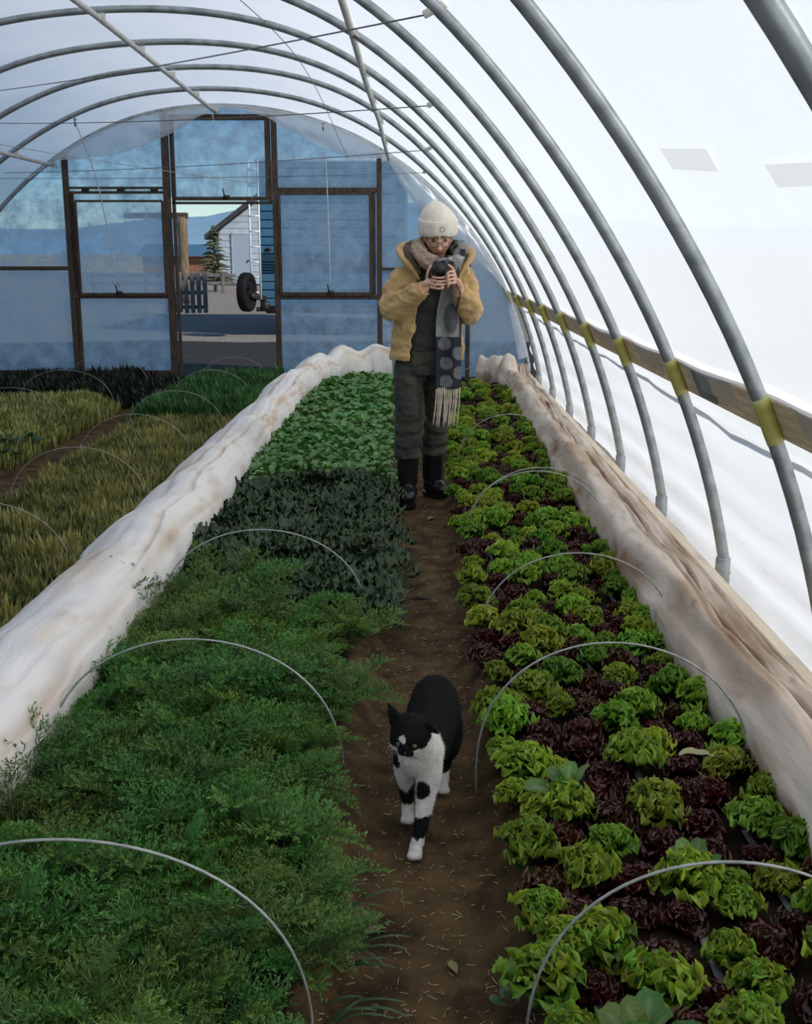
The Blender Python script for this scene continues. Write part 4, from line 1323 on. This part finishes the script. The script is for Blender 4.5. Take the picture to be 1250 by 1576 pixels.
for k, (P, R) in LEGS.items():
    Q = spl([(*p, r) for p, r in zip(P, R)], 26)
    sh.append(tube(Q[:, :3], Q[:, 3], 16))
    c, yaw = PAW[k]
    sh.append(ball(c, (.0165, .021, .0135), 16, 10))
    sh.append(ball((c[0], c[1] + .016, c[2] + .003), (.015, .02, .014), 16, 10))
    for i in range(4):
        o = (i - 1.5) * .0082
        yy = -.017 - (.005 if i in (1, 2) else 0)
        sh.append(ball((c[0] + o + yaw * .02, c[1] + yy, c[2] - .003), (.0060, .0095, .0080), 10, 8))
T_ = spl([(.052, 3.02, .225), (.055, 3.08, .20), (.058, 3.14, .14), (.060, 3.20, .09), (.062, 3.27, .075), (.062, 3.32, .08)], 20)
sh.append(tube(T_, np.interp(np.linspace(0, 1, 20), [0, .3, 1], [.018, .014, .009]), 12))
Vc, Fc = fused(sh, .0032, 4)
Vc[:, 2] = np.maximum(Vc[:, 2], .0015)
BLK, WHT = np.array([.010, .010, .010]), np.array([.78, .745, .69])


def near(c, r):
    return np.linalg.norm(Vc - np.array(c), axis=1) < r


jit = .006 * noise_np(Vc, 70, 2) + .004 * noise_np(Vc, 150, 5)
x, yv, z = Vc[:, 0] + jit, Vc[:, 1] + jit, Vc[:, 2] + jit
white = np.zeros(len(Vc), bool)
white |= (yv < 2.625) & (z < .270)                                   # chest and neck
white |= (yv < 2.632) & (x > .018) & (z < .292)                      # ruff on the image right
white |= (z < .20) & (yv < 2.665) & (x < .055)                          # front legs, brisket
white &= ~((x < -.040) & (z > .17) & (yv > 2.60))
white |= z < .042                                                     # all paws
hd = np.linalg.norm(Vc - np.array(kp(0, .004, .004)), axis=1) < .066
loc = Vc - np.array(KC)
ha, hb, hc = loc @ np.array(rt) + jit, loc @ np.array(up) + jit, loc @ np.array(fw)
head = hd & (hb > -.046) & (hc > -.04)
earm = (hb > .034) | ((ha > .038) & (hc < -.002) & (hb > -.035) & (yv < 2.60))
wh = np.zeros(len(Vc), bool)
wh |= (ha > .009) & (hb < -.010 + .10 * np.clip(ha - .03, -.02, .05))        # right cheek
wh |= hb < -.033                                                      # chin
wh |= (ha < -.026) & (hb < -.010)                                     # small white left cheek
wh |= (np.abs(ha + .008) < .0075) & (np.abs(hb - .017) < .0085)        # spot on the forehead
wh &= ~((np.hypot(ha + .0, (hb + .016)) < .0185) & (hc > .02))       # black muzzle
white[head] = wh[head]
white[earm & (np.linalg.norm(Vc - np.array(KC), axis=1) < .105)] = False
frl = (yv < 2.605) & (x > -.02)
white[frl & (z > .040) & (z < .083) & (yv < 2.58)] = False             # black band over the wrist
white[near((.012, 2.563, .142), .024)] = False
white[near((-.009, 2.672, .085), .0135)] = False
cc = np.where(white[:, None], WHT, BLK)
body_o = mesh_obj('body', Vc, Fc, M['fur'], cat, cc)
# short coat: thousands of tapering hairs, combed backwards
tri_c = np.array([np.mean(Vc[list(f)], 0) for f in Fc])
nv = vnormals(Vc, Fc)
fn = np.array([np.mean(nv[list(f)], 0) for f in Fc])
fcol = np.array([cc[f[0]] for f in Fc])
HV, HF, HCc = [], [], []
n = 0
comb = np.array([.02, .55, -.45])
for q in range(len(Fc)):
    for rep in range(2):
        f = Fc[q]
        wts = nr.random(len(f)); wts /= wts.sum()
        p = (Vc[list(f)] * wts[:, None]).sum(0)
        if p[2] < .006: continue
        N_ = fn[q]
        dist_h = np.linalg.norm(p - np.array(KC))
        cmb = comb if dist_h > .07 else np.array([0, .3, .0]) + (p - np.array(kp(0, -.01, .06))) * 6
        d = cmb - N_ * cmb.dot(N_) + N_ * .40 + nr.normal(0, .16, 3)
        d /= np.linalg.norm(d) + 1e-9
        L = (.0085 if dist_h > .07 else .0050) * nr.uniform(.6, 1.25)
        if p[2] < .05: L *= .5
        s = np.cross(d, N_ + nr.normal(0, .3, 3)); s /= np.linalg.norm(s) + 1e-9
        w = .00055
        HV += [p - s * w - N_ * .0008, p + s * w - N_ * .0008, p + d * L]
        HF.append((n, n + 1, n + 2)); n += 3
        HCc += [fcol[q] * nr.uniform(.8, 1.15)] * 3
tag(mesh_obj('coat', HV, np.array(HF), M['fur'], cat, np.array(HCc)), kind='stuff')
for s in (-1, 1):
    mesh_obj('eye', *ball(kp(s * .0195, .0015, .0375), .0072, 12, 8), M['cat_eye'], cat)
mesh_obj('nose', *ball(kp(0, -.012, .0535), (.0045, .003, .0035), 10, 8), M['nose'], cat)
for s in (-1, 1):
    for k in range(5):
        a = -.02 + k * .012
        P = [kp(s * .012, -.018 - .002 * k, .046)[:], kp(s * .030, -.020 + a * .5, .044)[:], kp(s * .052, -.030 + a, .036)[:]]
        mesh_obj('whisker', *tube(spl(P, 8), np.linspace(.0005, .00015, 8), 4), M['whisker'], cat)
# ================================================================== THE PLANTS
def leaf_mesh(L, W, th0, th1, frill=0.0, freq=5, cup=.2, stem=.15, tip=.35, c0=(.1, .2, .05), c1=(.2, .35, .08), cm=None, nu=7, nv=9, seed=0, lobes=0.0, pw=.75):
    """One leaf growing out along +x from the origin, arching from angle th0 to th1, with a ruffled edge."""
    r = random.Random(seed)
    ph = [r.uniform(0, 6.28) for _ in range(6)]
    V, C = [], []
    X = Z = 0.0
    for i in range(nv):
        v = i / (nv - 1)
        th = th0 + (th1 - th0) * v
        if i:
            X += math.cos(th) * L / (nv - 1); Z += math.sin(th) * L / (nv - 1)
        blade = max(0, (v - stem) / (1 - stem)) if stem else v
        w = W * (.07 + (math.sin(math.pi * min(1, blade ** pw * .86)) ** .8 if blade > 0 else 0) * (1 - tip * 0) )
        if v > .9: w *= .8
        w *= 1 + lobes * math.sin(v * 19 + ph[4])
        for j in range(nu):
            u = -1 + 2 * j / (nu - 1)
            s = 0 if u < 0 else 1
            e = abs(u) ** 1.4
            fr = frill * W * (e * math.sin(freq * v * 6.28 + ph[s]) * (.3 + .7 * blade) + .7 * max(0, blade - .5) * math.sin(u * freq * 1.1 + ph[2]) + .35 * e * math.sin(freq * 2.3 * v * 6.28 + ph[3 + s]))
            nrm = cup * w * u * u + fr
            ext = frill * .5 * W * math.sin(u * freq * 1.3 + ph[5]) * max(0, blade - .6)
            x = X + ext * math.cos(th) - nrm * math.sin(th)
            z = Z + ext * math.sin(th) + nrm * math.cos(th)
            V.append((x, u * w + .25 * fr * (1 if u > 0 else -1) * e, z))
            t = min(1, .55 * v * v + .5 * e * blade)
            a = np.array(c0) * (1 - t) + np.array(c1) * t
            if cm is not None and abs(u) < .05 and v < .85: a = np.array(cm)
            C.append(a)
    return np.array(V), grid_faces(nv, nu), np.array(C)


def frond_mesh(L, th0, th1, seed, c0, c1, npin=9, wid=.0036, curl=0.0):
    """Feathery frond: thin stalk, side stalks that carry thread-fine leaflets all round."""
    r = random.Random(seed)
    V, F, C = [], [], []
    pts, dirs = [], []
    X = Z = 0.0
    n = 14
    for i in range(n):
        v = i / (n - 1); th = th0 + (th1 - th0) * v ** 1.4
        if i: X += math.cos(th) * L / (n - 1); Z += math.sin(th) * L / (n - 1)
        pts.append(np.array([X, .012 * math.sin(v * 3 + seed), Z])); dirs.append(np.array([math.cos(th), 0, math.sin(th)]))
    tv, tf = tube(pts, np.linspace(.0022, .0007, n), 4, caps=False)
    V += list(tv); F += tf; C += [np.array(c0) * 1.3 + np.array(c1) * .3] * len(tv)
    for k in range(npin):
        v = .34 + .66 * k / npin
        i = v * (n - 1); i0 = int(i); p = pts[i0] + (pts[min(n - 1, i0 + 1)] - pts[i0]) * (i - i0)
        d = dirs[i0]
        PL = .085 * L / .3 * (1.08 - .75 * ((k + .5) / npin)) * r.uniform(.8, 1.2)
        sides = (-1, 1) if k < npin - 1 else (0,)
        for s in sides:
            side = np.array([0, s, 0.0])
            pd = d * .62 + side * .8 + np.array([-d[2], 0, d[0]]) * r.uniform(.05, .45); pd /= np.linalg.norm(pd)
            if s == 0: pd = d
            e1 = np.cross(pd, [0, 0, 1.0]); e1 /= np.linalg.norm(e1) + 1e-9
            e2 = np.cross(pd, e1)
            b = len(V)
            w = .0009
            V += [p - e1 * w, p + e1 * w, p + pd * PL]; F.append((b, b + 1, b + 2)); C += [np.array(c0), np.array(c0), np.array(c1)]
            npn = 11
            for q in range(npn):
                f = (q + .6) / npn
                pp = p + pd * PL * f
                for rep in (0, 1):
                    a = r.uniform(0, 6.28)
                    o = e1 * math.cos(a) + e2 * math.sin(a) * .8
                    dd = pd * .8 + o * .9 + np.array([0, 0, .15]); dd /= np.linalg.norm(dd)
                    ll = PL * .34 * (1.15 - .7 * f) * r.uniform(.7, 1.3)
                    ww = np.cross(dd, [r.uniform(-1, 1), r.uniform(-1, 1), 1.0]); ww /= np.linalg.norm(ww) + 1e-9
                    b = len(V)
                    m_ = pp + dd * ll * .5
                    V += [pp, m_ - ww * wid * .5, pp + dd * ll, m_ + ww * wid * .5]
                    F.append((b, b + 1, b + 2, b + 3))
                    t = min(1, .25 + .5 * v + .3 * f) * r.uniform(.75, 1.1)
                    cc_ = np.array(c0) * (1 - t) + np.array(c1) * t
                    C += [cc_ * .9, cc_, cc_ * 1.1, cc_]
    return np.array(V), F, np.array(C)


class Kind:
    """A kind of plant: leaf variants, and layouts of (variant, matrix) for whole plants."""
    def __init__(s, leaf_name, leaves, m, layouts):
        s.leaf_name = leaf_name
        s.mesh = []
        for k, (V, F, C) in enumerate(leaves):
            me = np_mesh(leaf_name, V, F, C); me.materials.append(m); s.mesh.append(me)
        s.layouts = layouts
        s.whole = []
        for lay in layouts:
            VV, FF, CC_, n = [], [], [], 0
            for i, Mx in lay:
                V, F, C = leaves[i]
                A = np.array(Mx)
                VV.append(V @ A[:3, :3].T + A[:3, 3]); FF += [tuple(q + n for q in f) for f in F]; CC_.append(C); n += len(V)
            me = np_mesh(leaf_name + '_plant', np.concatenate(VV), FF, np.concatenate(CC_)); me.materials.append(m)
            s.whole.append(me)
        s.protos = None

    def put(s, name, label, cat_, group, x, y, z, size, az, parts):
        k = rng.randrange(len(s.layouts))
        if parts:
            if s.protos is None: s.protos = {}
            root = bpy.data.objects.new(name, None); root.empty_display_size = .03
            COL.objects.link(root)
            for i, Mx in s.layouts[k]:
                c = bpy.data.objects.new(s.leaf_name, s.mesh[i]); COL.objects.link(c)
                c.parent = root; c.matrix_local = Mx
        else:
            root = bpy.data.objects.new(name, s.whole[k]); COL.objects.link(root)
        root.location = (x, y, z); root.rotation_euler = (rng.uniform(-.08, .08), rng.uniform(-.08, .08), az); root.scale = (size, size, size * rng.uniform(.92, 1.08))
        tag(root, label, cat_, group)
        return root


def rosette(nv, n, tilt, lift=0.0, jit=.3, s0=.6, s1=1.0, z1=.02, golden=2.399):
    """Leaves round a stem: inner ones stand and are smaller, outer ones lie flatter."""
    lay = []
    for k in range(n):
        f = k / max(1, n - 1)
        az = k * golden + rng.uniform(-jit, jit)
        sc = (s0 + (s1 - s0) * f) * rng.uniform(.85, 1.12)
        t = tilt[0] + (tilt[1] - tilt[0]) * f + rng.uniform(-.12, .12)
        Mx = Matrix.Translation((0, 0, z1 * (1 - f))) @ Matrix.Rotation(az, 4, 'Z') @ Matrix.Rotation(-t, 4, 'Y') @ Matrix.Rotation(rng.uniform(-.3, .3), 4, 'X') @ Matrix.Scale(sc, 4)
        lay.append((rng.randrange(nv), Mx))
    return lay


M['leaf_green'] = mat('lettuce_leaf_green', (1, 1, 1), (.72, .80, .62), scale=30, rough=.42, attr=True, vary=.8, trans=.42, bump=.25, bscale=120)
M['leaf_red'] = mat('lettuce_leaf_red', (1, 1, 1), (.62, .55, .5), scale=30, rough=.34, attr=True, vary=.5, trans=.15, bump=.25, bscale=120)
M['leaf_dill'] = mat('dill_leaf', (1, 1, 1), rough=.5, attr=True, vary=.75, trans=.22)
M['leaf_kale'] = mat('kale_leaf', (1, 1, 1), (.66, .66, .62), scale=30, rough=.46, spec=.35, attr=True, vary=.4, trans=.12, bump=.3, bscale=90)
M['leaf_spin'] = mat('spinach_leaf', (1, 1, 1), (.75, .82, .7), scale=20, rough=.36, attr=True, vary=.4, trans=.2)
M['leaf_baby'] = mat('baby_leaf', (1, 1, 1), rough=.5, attr=True, trans=.3)
M['straw'] = mat('straw', (.34, .27, .13), (.52, .44, .26), scale=20, rough=.8)

# lettuce: green and red loose-leaf heads
lv = [leaf_mesh(.080, .026, .75, .0 + .12 * k, .58, 3.8 + .4 * k, .25, .10, c0=(.030, .095, .010), c1=(.36, .52, .048), seed=k, lobes=.36, nu=13, nv=28) for k in range(5)]  # leaf bases darkened to put the shade inside the heads into the colour
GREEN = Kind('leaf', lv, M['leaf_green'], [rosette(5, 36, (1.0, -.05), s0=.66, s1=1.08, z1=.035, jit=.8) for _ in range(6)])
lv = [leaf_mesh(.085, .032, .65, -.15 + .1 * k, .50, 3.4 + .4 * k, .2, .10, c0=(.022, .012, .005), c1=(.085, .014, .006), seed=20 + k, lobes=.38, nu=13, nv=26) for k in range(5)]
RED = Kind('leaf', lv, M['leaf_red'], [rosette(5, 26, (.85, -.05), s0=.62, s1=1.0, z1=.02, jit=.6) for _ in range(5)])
def place_words(x, y):
    rows = ['in the row edging the path', 'in the second row from the path', 'in the third row from the path', 'in the middle row of the bed', 'in the third row from the tan cover', 'in the second row from the tan cover', 'in the row edging the tan cover']
    i = min(6, max(0, int((x - .205) / .106)))
    k = sum(y > h for h in (1.745, 2.83, 3.93, 5.5, 7.35, 9.2))
    sec = ['before the nearest wire hoop', 'behind the nearest wire hoop', 'behind the second wire hoop', 'behind the third wire hoop', 'level with the boots', 'level with the scarf fringe', 'at the far end'][k]
    return rows[i] + ', ' + sec
n_g = n_r = 0
row = 0
yy = 1.56
while yy < 11.75:
    for cix in range(7):
        xx = .250 + cix * .106 + (.025 if row % 2 else -.01) + rng.uniform(-.024, .024)
        y2 = yy + rng.uniform(-.03, .03)
        if xx > .92: continue
        edge = xx < .30
        green = ((row + cix) % 2 == 0 and rng.random() < .84) or (N3(xx * 5, y2 * 5, 4) > .34)
        if edge and rng.random() < .35: green = True
        parts = y2 < 2.15
        if green and n_g < 300:
            n_g += 1
            GREEN.put('green_lettuce', 'green lettuce ' + place_words(xx, y2), 'lettuce', 'green lettuce heads', xx, y2, soil_z(xx, y2) + .012, rng.uniform(.72, 1.20), rng.uniform(0, 6.28), parts)
        elif n_r < 300:
            n_r += 1
            RED.put('red_lettuce', 'dark red lettuce ' + place_words(xx, y2), 'lettuce', 'red lettuce heads', xx, y2, soil_z(xx, y2), rng.uniform(.70, 1.0), rng.uniform(0, 6.28), parts)
    yy += .132 + (yy - 1.5) * .0012
    row += 1

# broad-leaved plants among the lettuce
lv = [leaf_mesh(.15, .040, .9, .35 - .1 * k, .06, 2, .22, .28, c0=(.16, .27, .06), c1=(.13, .30, .07), cm=(.30, .40, .18), seed=40 + k, nv=11) for k in range(3)]
BROAD = Kind('leaf', lv, M['leaf_green'], [rosette(3, 9, (.7, -.1), s0=.6, s1=1.0) for _ in range(3)])
for (x, y_, s, lab) in [(.385, 1.64, .80, 'broad smooth-leaved green plant under the nearest wire hoop at the bottom edge'), (.375, 2.55, .72, 'darker broad-leaved lettuce plant among the frilly heads beside the second wire hoop'), (.605, 2.22, .60, 'upright broad-leaved plant in the middle of the lettuce bed before the second wire hoop')]:
    BROAD.put('broadleaf_plant', lab, 'plant', None, x, y_, soil_z(x, y_) + .05, s, rng.uniform(0, 6), True)
# weeds with round leaves at the edge of the path
lv = [leaf_mesh(.045, .017, .7, .1, .03, 2, .1, .4, c0=(.05, .11, .04), c1=(.09, .17, .07), seed=50 + k) for k in range(2)]
WEED = Kind('leaf', lv, M['leaf_spin'], [rosette(2, 6, (.7, .1)) for _ in range(2)])
for (x, y_, lab) in [(.185, 1.90, 'small round-leaved weed at the path edge below the lettuce, bottom right of the path'), (.195, 1.76, 'lowest round-leaved weed at the right path edge'), (.24, 2.30, 'round-leaved weed under the lettuce edge right of the cat paw')]:
    WEED.put('weed', lab, 'weed', None, x, y_, soil_z(x, y_), 1.0, rng.uniform(0, 6), True)

# drip tapes between the rows
for k, (X, lab) in enumerate([(.345, 'flat grey drip tape between the lettuce rows nearest the path'), (.59, 'flat grey drip tape down the middle of the lettuce bed'), (.80, 'flat grey drip tape between the lettuce rows nearest the tan cover')]):
    P = [(X + .012 * N3(v * .9, k), v, soil_z(X, v) + .010) for v in np.linspace(.8, 11.8, 90)]
    V = []
    for p in P:
        for dx, dz in ((-.009, 0), (-.006, .004), (.006, .004), (.009, 0)):
            V.append((p[0] + dx, p[1], p[2] + dz))
    tag(mesh_obj('drip_tape', V, np.array(grid_faces(90, 4)), M['drip']), lab, 'hose')

# dill
lv = [frond_mesh(.30 + .02 * (k % 3), 1.35 - .08 * k, .25 - .12 * k, 60 + k, (.007, .030, .005), (.110, .250, .034), npin=10, wid=.0042) for k in range(5)]  # dark frond bases paint the shade deep in the dill canopy
def dill_layout():
    lay = []
    for k in range(17):
        f = k / 16
        Mx = Matrix.Translation((rng.uniform(-.012, .012), rng.uniform(-.012, .012), 0)) @ Matrix.Rotation(k * 2.399 + rng.uniform(-.4, .4), 4, 'Z') @ Matrix.Rotation(.12 - .42 * f + rng.uniform(-.1, .1), 4, 'Y').inverted() @ Matrix.Rotation(rng.uniform(-.5, .5), 4, 'X') @ Matrix.Scale(rng.uniform(.55, 1.08), 4)
        lay.append((rng.randrange(5), Mx))
    return lay
DILL = Kind('frond', lv, M['leaf_dill'], [dill_layout() for _ in range(5)])
def side_words(x):
    return 'edging the path' if x < -9 or x > -.38 else ('in the middle of the bed' if x > -.78 else 'against the white cover')
n_d = 0
yy = 1.05
row = 0
while yy < 4.40:
    for cix in range(6):
        xx = -.99 + cix * .156 + (.05 if row % 2 else 0) + rng.uniform(-.03, .03)
        y2 = yy + rng.uniform(-.04, .04)
        if xx > -.215 or (xx < -1.0 and y2 > 2.4): continue
        if xx > -.30 and 2.25 < y2 < 3.0: continue
        if n_d >= 300: break
        lim = 3.95 + .35 * sstep(-.5, -.95, xx) * 1 + .25 * N3(xx * 5, 3)
        if y2 > lim: continue
        n_d += 1
        DILL.put('dill_plant', 'feathery dill plant %s, %s' % (side_words(xx), ['before the nearest wire hoop', 'between the two near wire hoops', 'behind the second wire hoop', 'next to the dark kale'][sum(y2 > q for q in (1.8, 2.86, 3.6))]), 'dill', 'dill plants', xx, y2, soil_z(xx, y2) - .005, rng.uniform(.72, 1.0) * (1.04 + .55 * N3(xx * 4.2, y2 * 4.2, 2)) * (.80 if xx > -.33 else 1), rng.uniform(0, 6.28), y2 < 1.98)
    yy += .138
    row += 1

# dark curly kale
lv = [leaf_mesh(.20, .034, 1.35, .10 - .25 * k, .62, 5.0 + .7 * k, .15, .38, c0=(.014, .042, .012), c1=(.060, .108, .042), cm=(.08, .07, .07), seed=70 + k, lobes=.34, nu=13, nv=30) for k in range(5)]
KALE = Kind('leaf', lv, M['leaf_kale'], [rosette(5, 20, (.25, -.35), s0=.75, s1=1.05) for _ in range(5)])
k_lab = 'dark purple-green curly kale plant in the bed left of the path, beyond the dill'
yy = 3.95; row = 0
while yy < 6.45:
    for cix in range(7):
        xx = -.98 + cix * .138 + (.05 if row % 2 else 0) + rng.uniform(-.03, .03)
        y2 = yy + rng.uniform(-.04, .04)
        if xx > (-.15 if y2 < 5.3 else -.24): continue
        lo_ = 4.02 + .35 * sstep(-.5, -.95, xx)
        if y2 < lo_ - .0: continue
        KALE.put('kale_plant', 'dark curly kale plant %s, %s' % (side_words(xx), ['next to the dill', 'halfway between dill and spinach', 'next to the spinach'][sum(y2 > q for q in (4.8, 5.7))]), 'kale', 'dark kale plants', xx, y2, soil_z(xx, y2) + .01, rng.uniform(.85, 1.12), rng.uniform(0, 6.28), y2 < 4.55)
    yy += .132; row += 1

# spinach: small shiny spoon leaves
lv = [leaf_mesh(.145, .023, 1.35, .1 - .2 * k, .08, 2, .35, .50, c0=(.055, .14, .028), c1=(.135, .32, .070), cm=(.14, .28, .10), seed=80 + k, nv=9, nu=5) for k in range(4)]
SPIN = Kind('leaf', lv, M['leaf_spin'], [rosette(4, 26, (.30, -.30), s0=.75, s1=1.12) for _ in range(5)])
s_lab = 'glossy mid-green spinach plant in the far half of the bed left of the path'
yy = 6.50; row = 0; n_s = 0
while yy < 11.75:
    for cix in range(7):
        xx = -.97 + cix * .138 + (.05 if row % 2 else 0) + rng.uniform(-.03, .03)
        y2 = yy + rng.uniform(-.03, .03)
        if xx > -.17 or n_s >= 300: continue
        n_s += 1
        SPIN.put('spinach_plant', 'glossy green spinach plant %s, %s' % (side_words(xx), ['next to the dark kale', 'in the front half', 'in the back half', 'at the far end'][sum(y2 > q for q in (7.4, 8.9, 10.5))]), 'spinach', 'spinach plants', xx, y2, soil_z(xx, y2) + .03, rng.uniform(.92, 1.2), rng.uniform(0, 6.28), False)
    yy += .138; row += 1


# baby greens nobody could count: the far left beds
def baby(name, label, cat_, xr, yr, n, h, c0, c1, wid=.010, seed=0, keep=None, spread=.5):
    r = np.random.default_rng(seed)
    V, F, C = [], [], []
    k = 0
    for _ in range(n):
        x, y_ = r.uniform(*xr), r.uniform(*yr)
        if keep and not keep(x, y_): continue
        z = soil_z(x, y_) - .005
        cl = .5 + .9 * N3(x * 4, y_ * 4, seed)
        for q in range(3):
            a = r.uniform(0, 6.28); hh = h * r.uniform(.5, 1.15) * (.8 + .4 * cl); sp = spread * hh * r.uniform(.2, 1)
            d = np.array([math.cos(a), math.sin(a), 0]); s = np.array([-d[1], d[0], 0])
            w = wid * r.uniform(.6, 1.3)
            p = np.array([x + r.normal(0, .012), y_ + r.normal(0, .012), z])
            t1, t2 = p + d * sp * .4 + (0, 0, hh * .62), p + d * sp + (0, 0, hh)
            b = len(V)
            V += [p, t1 - s * w, t1 + s * w, t2]
            F += [(b, b + 1, b + 3, b + 2)]
            t = np.clip(cl + r.normal(0, .3), 0, 1)
            c = np.array(c0) * (1 - t) + np.array(c1) * t
            C += [c * .7, c, c, c * 1.15]
    o = mesh_obj(name, V, np.array(F), M['leaf_baby'], None, np.array(C))
    return tag(o, label, cat_, kind='stuff')


baby('baby_greens', 'short yellow-green salad greens in the bed left of the white cover', 'greens', (-2.30, -1.45), (3.2, 9.4), 10000, .12, (.045, .075, .016), (.32, .29, .085), .008, 1)
baby('arugula', 'dark green leafy greens at the far end of the bed left of the white cover', 'greens', (-2.32, -1.40), (9.0, 11.9), 4200, .20, (.020, .075, .015), (.06, .16, .035), .014, 2)
baby('salad_greens', 'pale yellow-green salad greens in the bed beyond the side path', 'greens', (-4.6, -2.75), (7.4, 10.4), 9000, .13, (.07, .11, .022), (.40, .40, .12), .010, 3)
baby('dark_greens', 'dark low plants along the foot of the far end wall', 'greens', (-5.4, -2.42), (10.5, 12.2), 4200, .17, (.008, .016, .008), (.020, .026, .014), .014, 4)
baby('low_greens', 'sparse dark greens at the left edge below the side path', 'greens', (-2.35, -1.75), (2.6, 3.9), 900, .13, (.02, .05, .015), (.05, .10, .03), .014, 5)
# the leafy plants at the left edge, beside the side path
lv = [leaf_mesh(.20, .045, 1.1, .1 - .2 * k, .12, 2.4, .2, .35, c0=(.020, .060, .030), c1=(.035, .095, .050), seed=90 + k) for k in range(3)]
CHARD = Kind('leaf', lv, M['leaf_spin'], [rosette(3, 12, (.6, -.2)) for _ in range(2)])
for k, (x, y_) in enumerate([(-2.84, 7.45), (-2.93, 7.75), (-2.86, 8.0)]):
    CHARD.put('chard_plant', ['nearest broad dark leafy plant at the left edge beside the side path', 'middle broad dark leafy plant at the left edge beside the side path', 'farthest broad dark leafy plant at the left edge beside the side path'][k], 'plant', None, x, y_, soil_z(x, y_), 1.05, k * 2.1, True)
for k, (x, y_) in enumerate([(-1.95, 4.30), (-1.85, 4.55)]):
    CHARD.put('chard_plant', ['small leafy plant at the left edge above the white cover', 'second small leafy plant next to the white cover at the left edge'][k], 'plant', None, x, y_, soil_z(x, y_), .7, k * 2.1 + 1, True)

# long grass blades hanging over the path at the bottom left
def blade(p, az, L, w, th0, th1, c):
    V, F, C = leaf_mesh(L, w, th0, th1, 0, 1, .1, 0, c0=c, c1=tuple(q * 1.6 for q in c), nu=3, nv=9)
    A = np.array(Matrix.Translation(p) @ Matrix.Rotation(az, 4, 'Z'))
    return (V @ A[:3, :3].T + A[:3, 3], F), C
for k, (x, y_, lab) in enumerate([(-.165, 1.82, 'tuft of long grass at the bottom left edge of the path'), (-.175, 2.0, 'grass tuft above the lowest one at the left path edge'), (-.185, 2.17, 'upper grass tuft at the left path edge below the dill')]):
    t = thing('grass_tuft', lab, 'grass', (x, y_, soil_z(x, y_)), 'grass tufts at the path edge')
    for q in range(11):
        (VF, C) = blade((x + rng.uniform(-.03, .03), y_ + rng.uniform(-.05, .05), soil_z(x, y_) - .004), rng.uniform(-1.3, .9), rng.uniform(.09, .17), .0035, rng.uniform(.6, 1.3), rng.uniform(-.6, -.1), (.035, .075, .025))
        mesh_obj('blade', VF[0], VF[1], M['leaf_baby'], t, C)

# fallen leaves and straw on the path
for k, (x, y_, az, s, lab) in enumerate([(-.115, 2.16, .6, 1.0, 'bent yellowed leaf lying on the path below the cat, left side'), (.085, 2.03, 1.9, .8, 'pale torn leaf lying in the middle of the path below the cat'), (.06, 1.72, .3, .8, 'small green leaf lying on the path near the bottom edge'), (-.03, 4.62, 0, 1.3, 'dark wilted leaf lying on the path behind the cat'), (-.05, 4.95, .6, 1.2, 'second dark wilted leaf on the path beside the kale'),
                                         (.06, 6.05, 1.0, 1.3, 'pale leaf scrap on the path in front of the boots'), (.765, 2.66, 2.9, 1.5, 'pale dry leaf lying on the lettuce near the tan cover'), (-.08, 1.63, .2, 1.2, 'long curled stalk lying on the path at the bottom')]):
    c = [(.20, .19, .06), (.22, .20, .08), (.09, .19, .04), (.02, .03, .015), (.02, .03, .015), (.2, .2, .09), (.36, .34, .18), (.12, .14, .07)][k]
    V, F, C = leaf_mesh(.06 * s, .011 * s, .25, -.25, .25, 2, .3, .1, c0=c, c1=tuple(q * 1.3 for q in c), seed=k)
    zz = soil_z(x, y_) + (.008 if x < .5 else .12)
    A = np.array(Matrix.Translation((x, y_, zz)) @ Matrix.Rotation(az, 4, 'Z'))
    tag(mesh_obj('fallen_leaf', V @ A[:3, :3].T + A[:3, 3], F, M['leaf_baby'], None, C), lab, 'leaf')
V, F, C = [], [], []
r = np.random.default_rng(21)
for _ in range(9000):
    y_ = 1.5 + 7 * r.random() ** 1.7; x = r.normal(.02, .13)
    if not -.23 < x < .27: continue
    s = r.uniform(.0009, .0030) * (1.6 if r.random() < .06 else 1)
    z = soil_z(x, y_)
    b = len(V)
    q = r.uniform(.6, 1.3, 6) * s
    V += [(x + q[0], y_, z), (x, y_ + q[1], z), (x - q[2], y_, z), (x, y_ - q[3], z), (x, y_, z + q[4]), (x, y_, z - q[5])]
    F += [(b, b + 1, b + 4), (b + 1, b + 2, b + 4), (b + 2, b + 3, b + 4), (b + 3, b, b + 4), (b + 1, b, b + 5), (b + 2, b + 1, b + 5)]
    cl = r.uniform(.5, 1.3) * (2.8 if r.random() < .10 else 1)
    C += [(cl * .105, cl * .068, cl * .042)] * 6
tag(mesh_obj('pebbles', V, np.array(F), M['pebble'], None, np.array(C), smooth=False), 'small clods and grit scattered over the brown dirt path', 'grit', kind='stuff')
V, F = [], []
for _ in range(900):
    y_ = 1.5 + 5 * r.random() ** 1.6; x = r.uniform(-.2, .24); a = r.uniform(0, 3.14); L = r.uniform(.006, .022); w = .0009
    z = soil_z(x, y_) + .003
    d = np.array([math.cos(a), math.sin(a), r.uniform(-.1, .2)]) * L; s = np.array([-math.sin(a), math.cos(a), 0]) * w
    p = np.array([x, y_, z]); b = len(V)
    V += [p - s, p + s, p + d + s, p + d - s, p + (0, 0, .0016), p + d + (0, 0, .0016)]
    F += [(b, b + 1, b + 2, b + 3), (b, b + 3, b + 5, b + 4), (b + 1, b + 4, b + 5, b + 2)]
tag(mesh_obj('straw', V, F, M['straw']), 'bits of pale straw and dry stems on the brown dirt path', 'straw', kind='stuff')
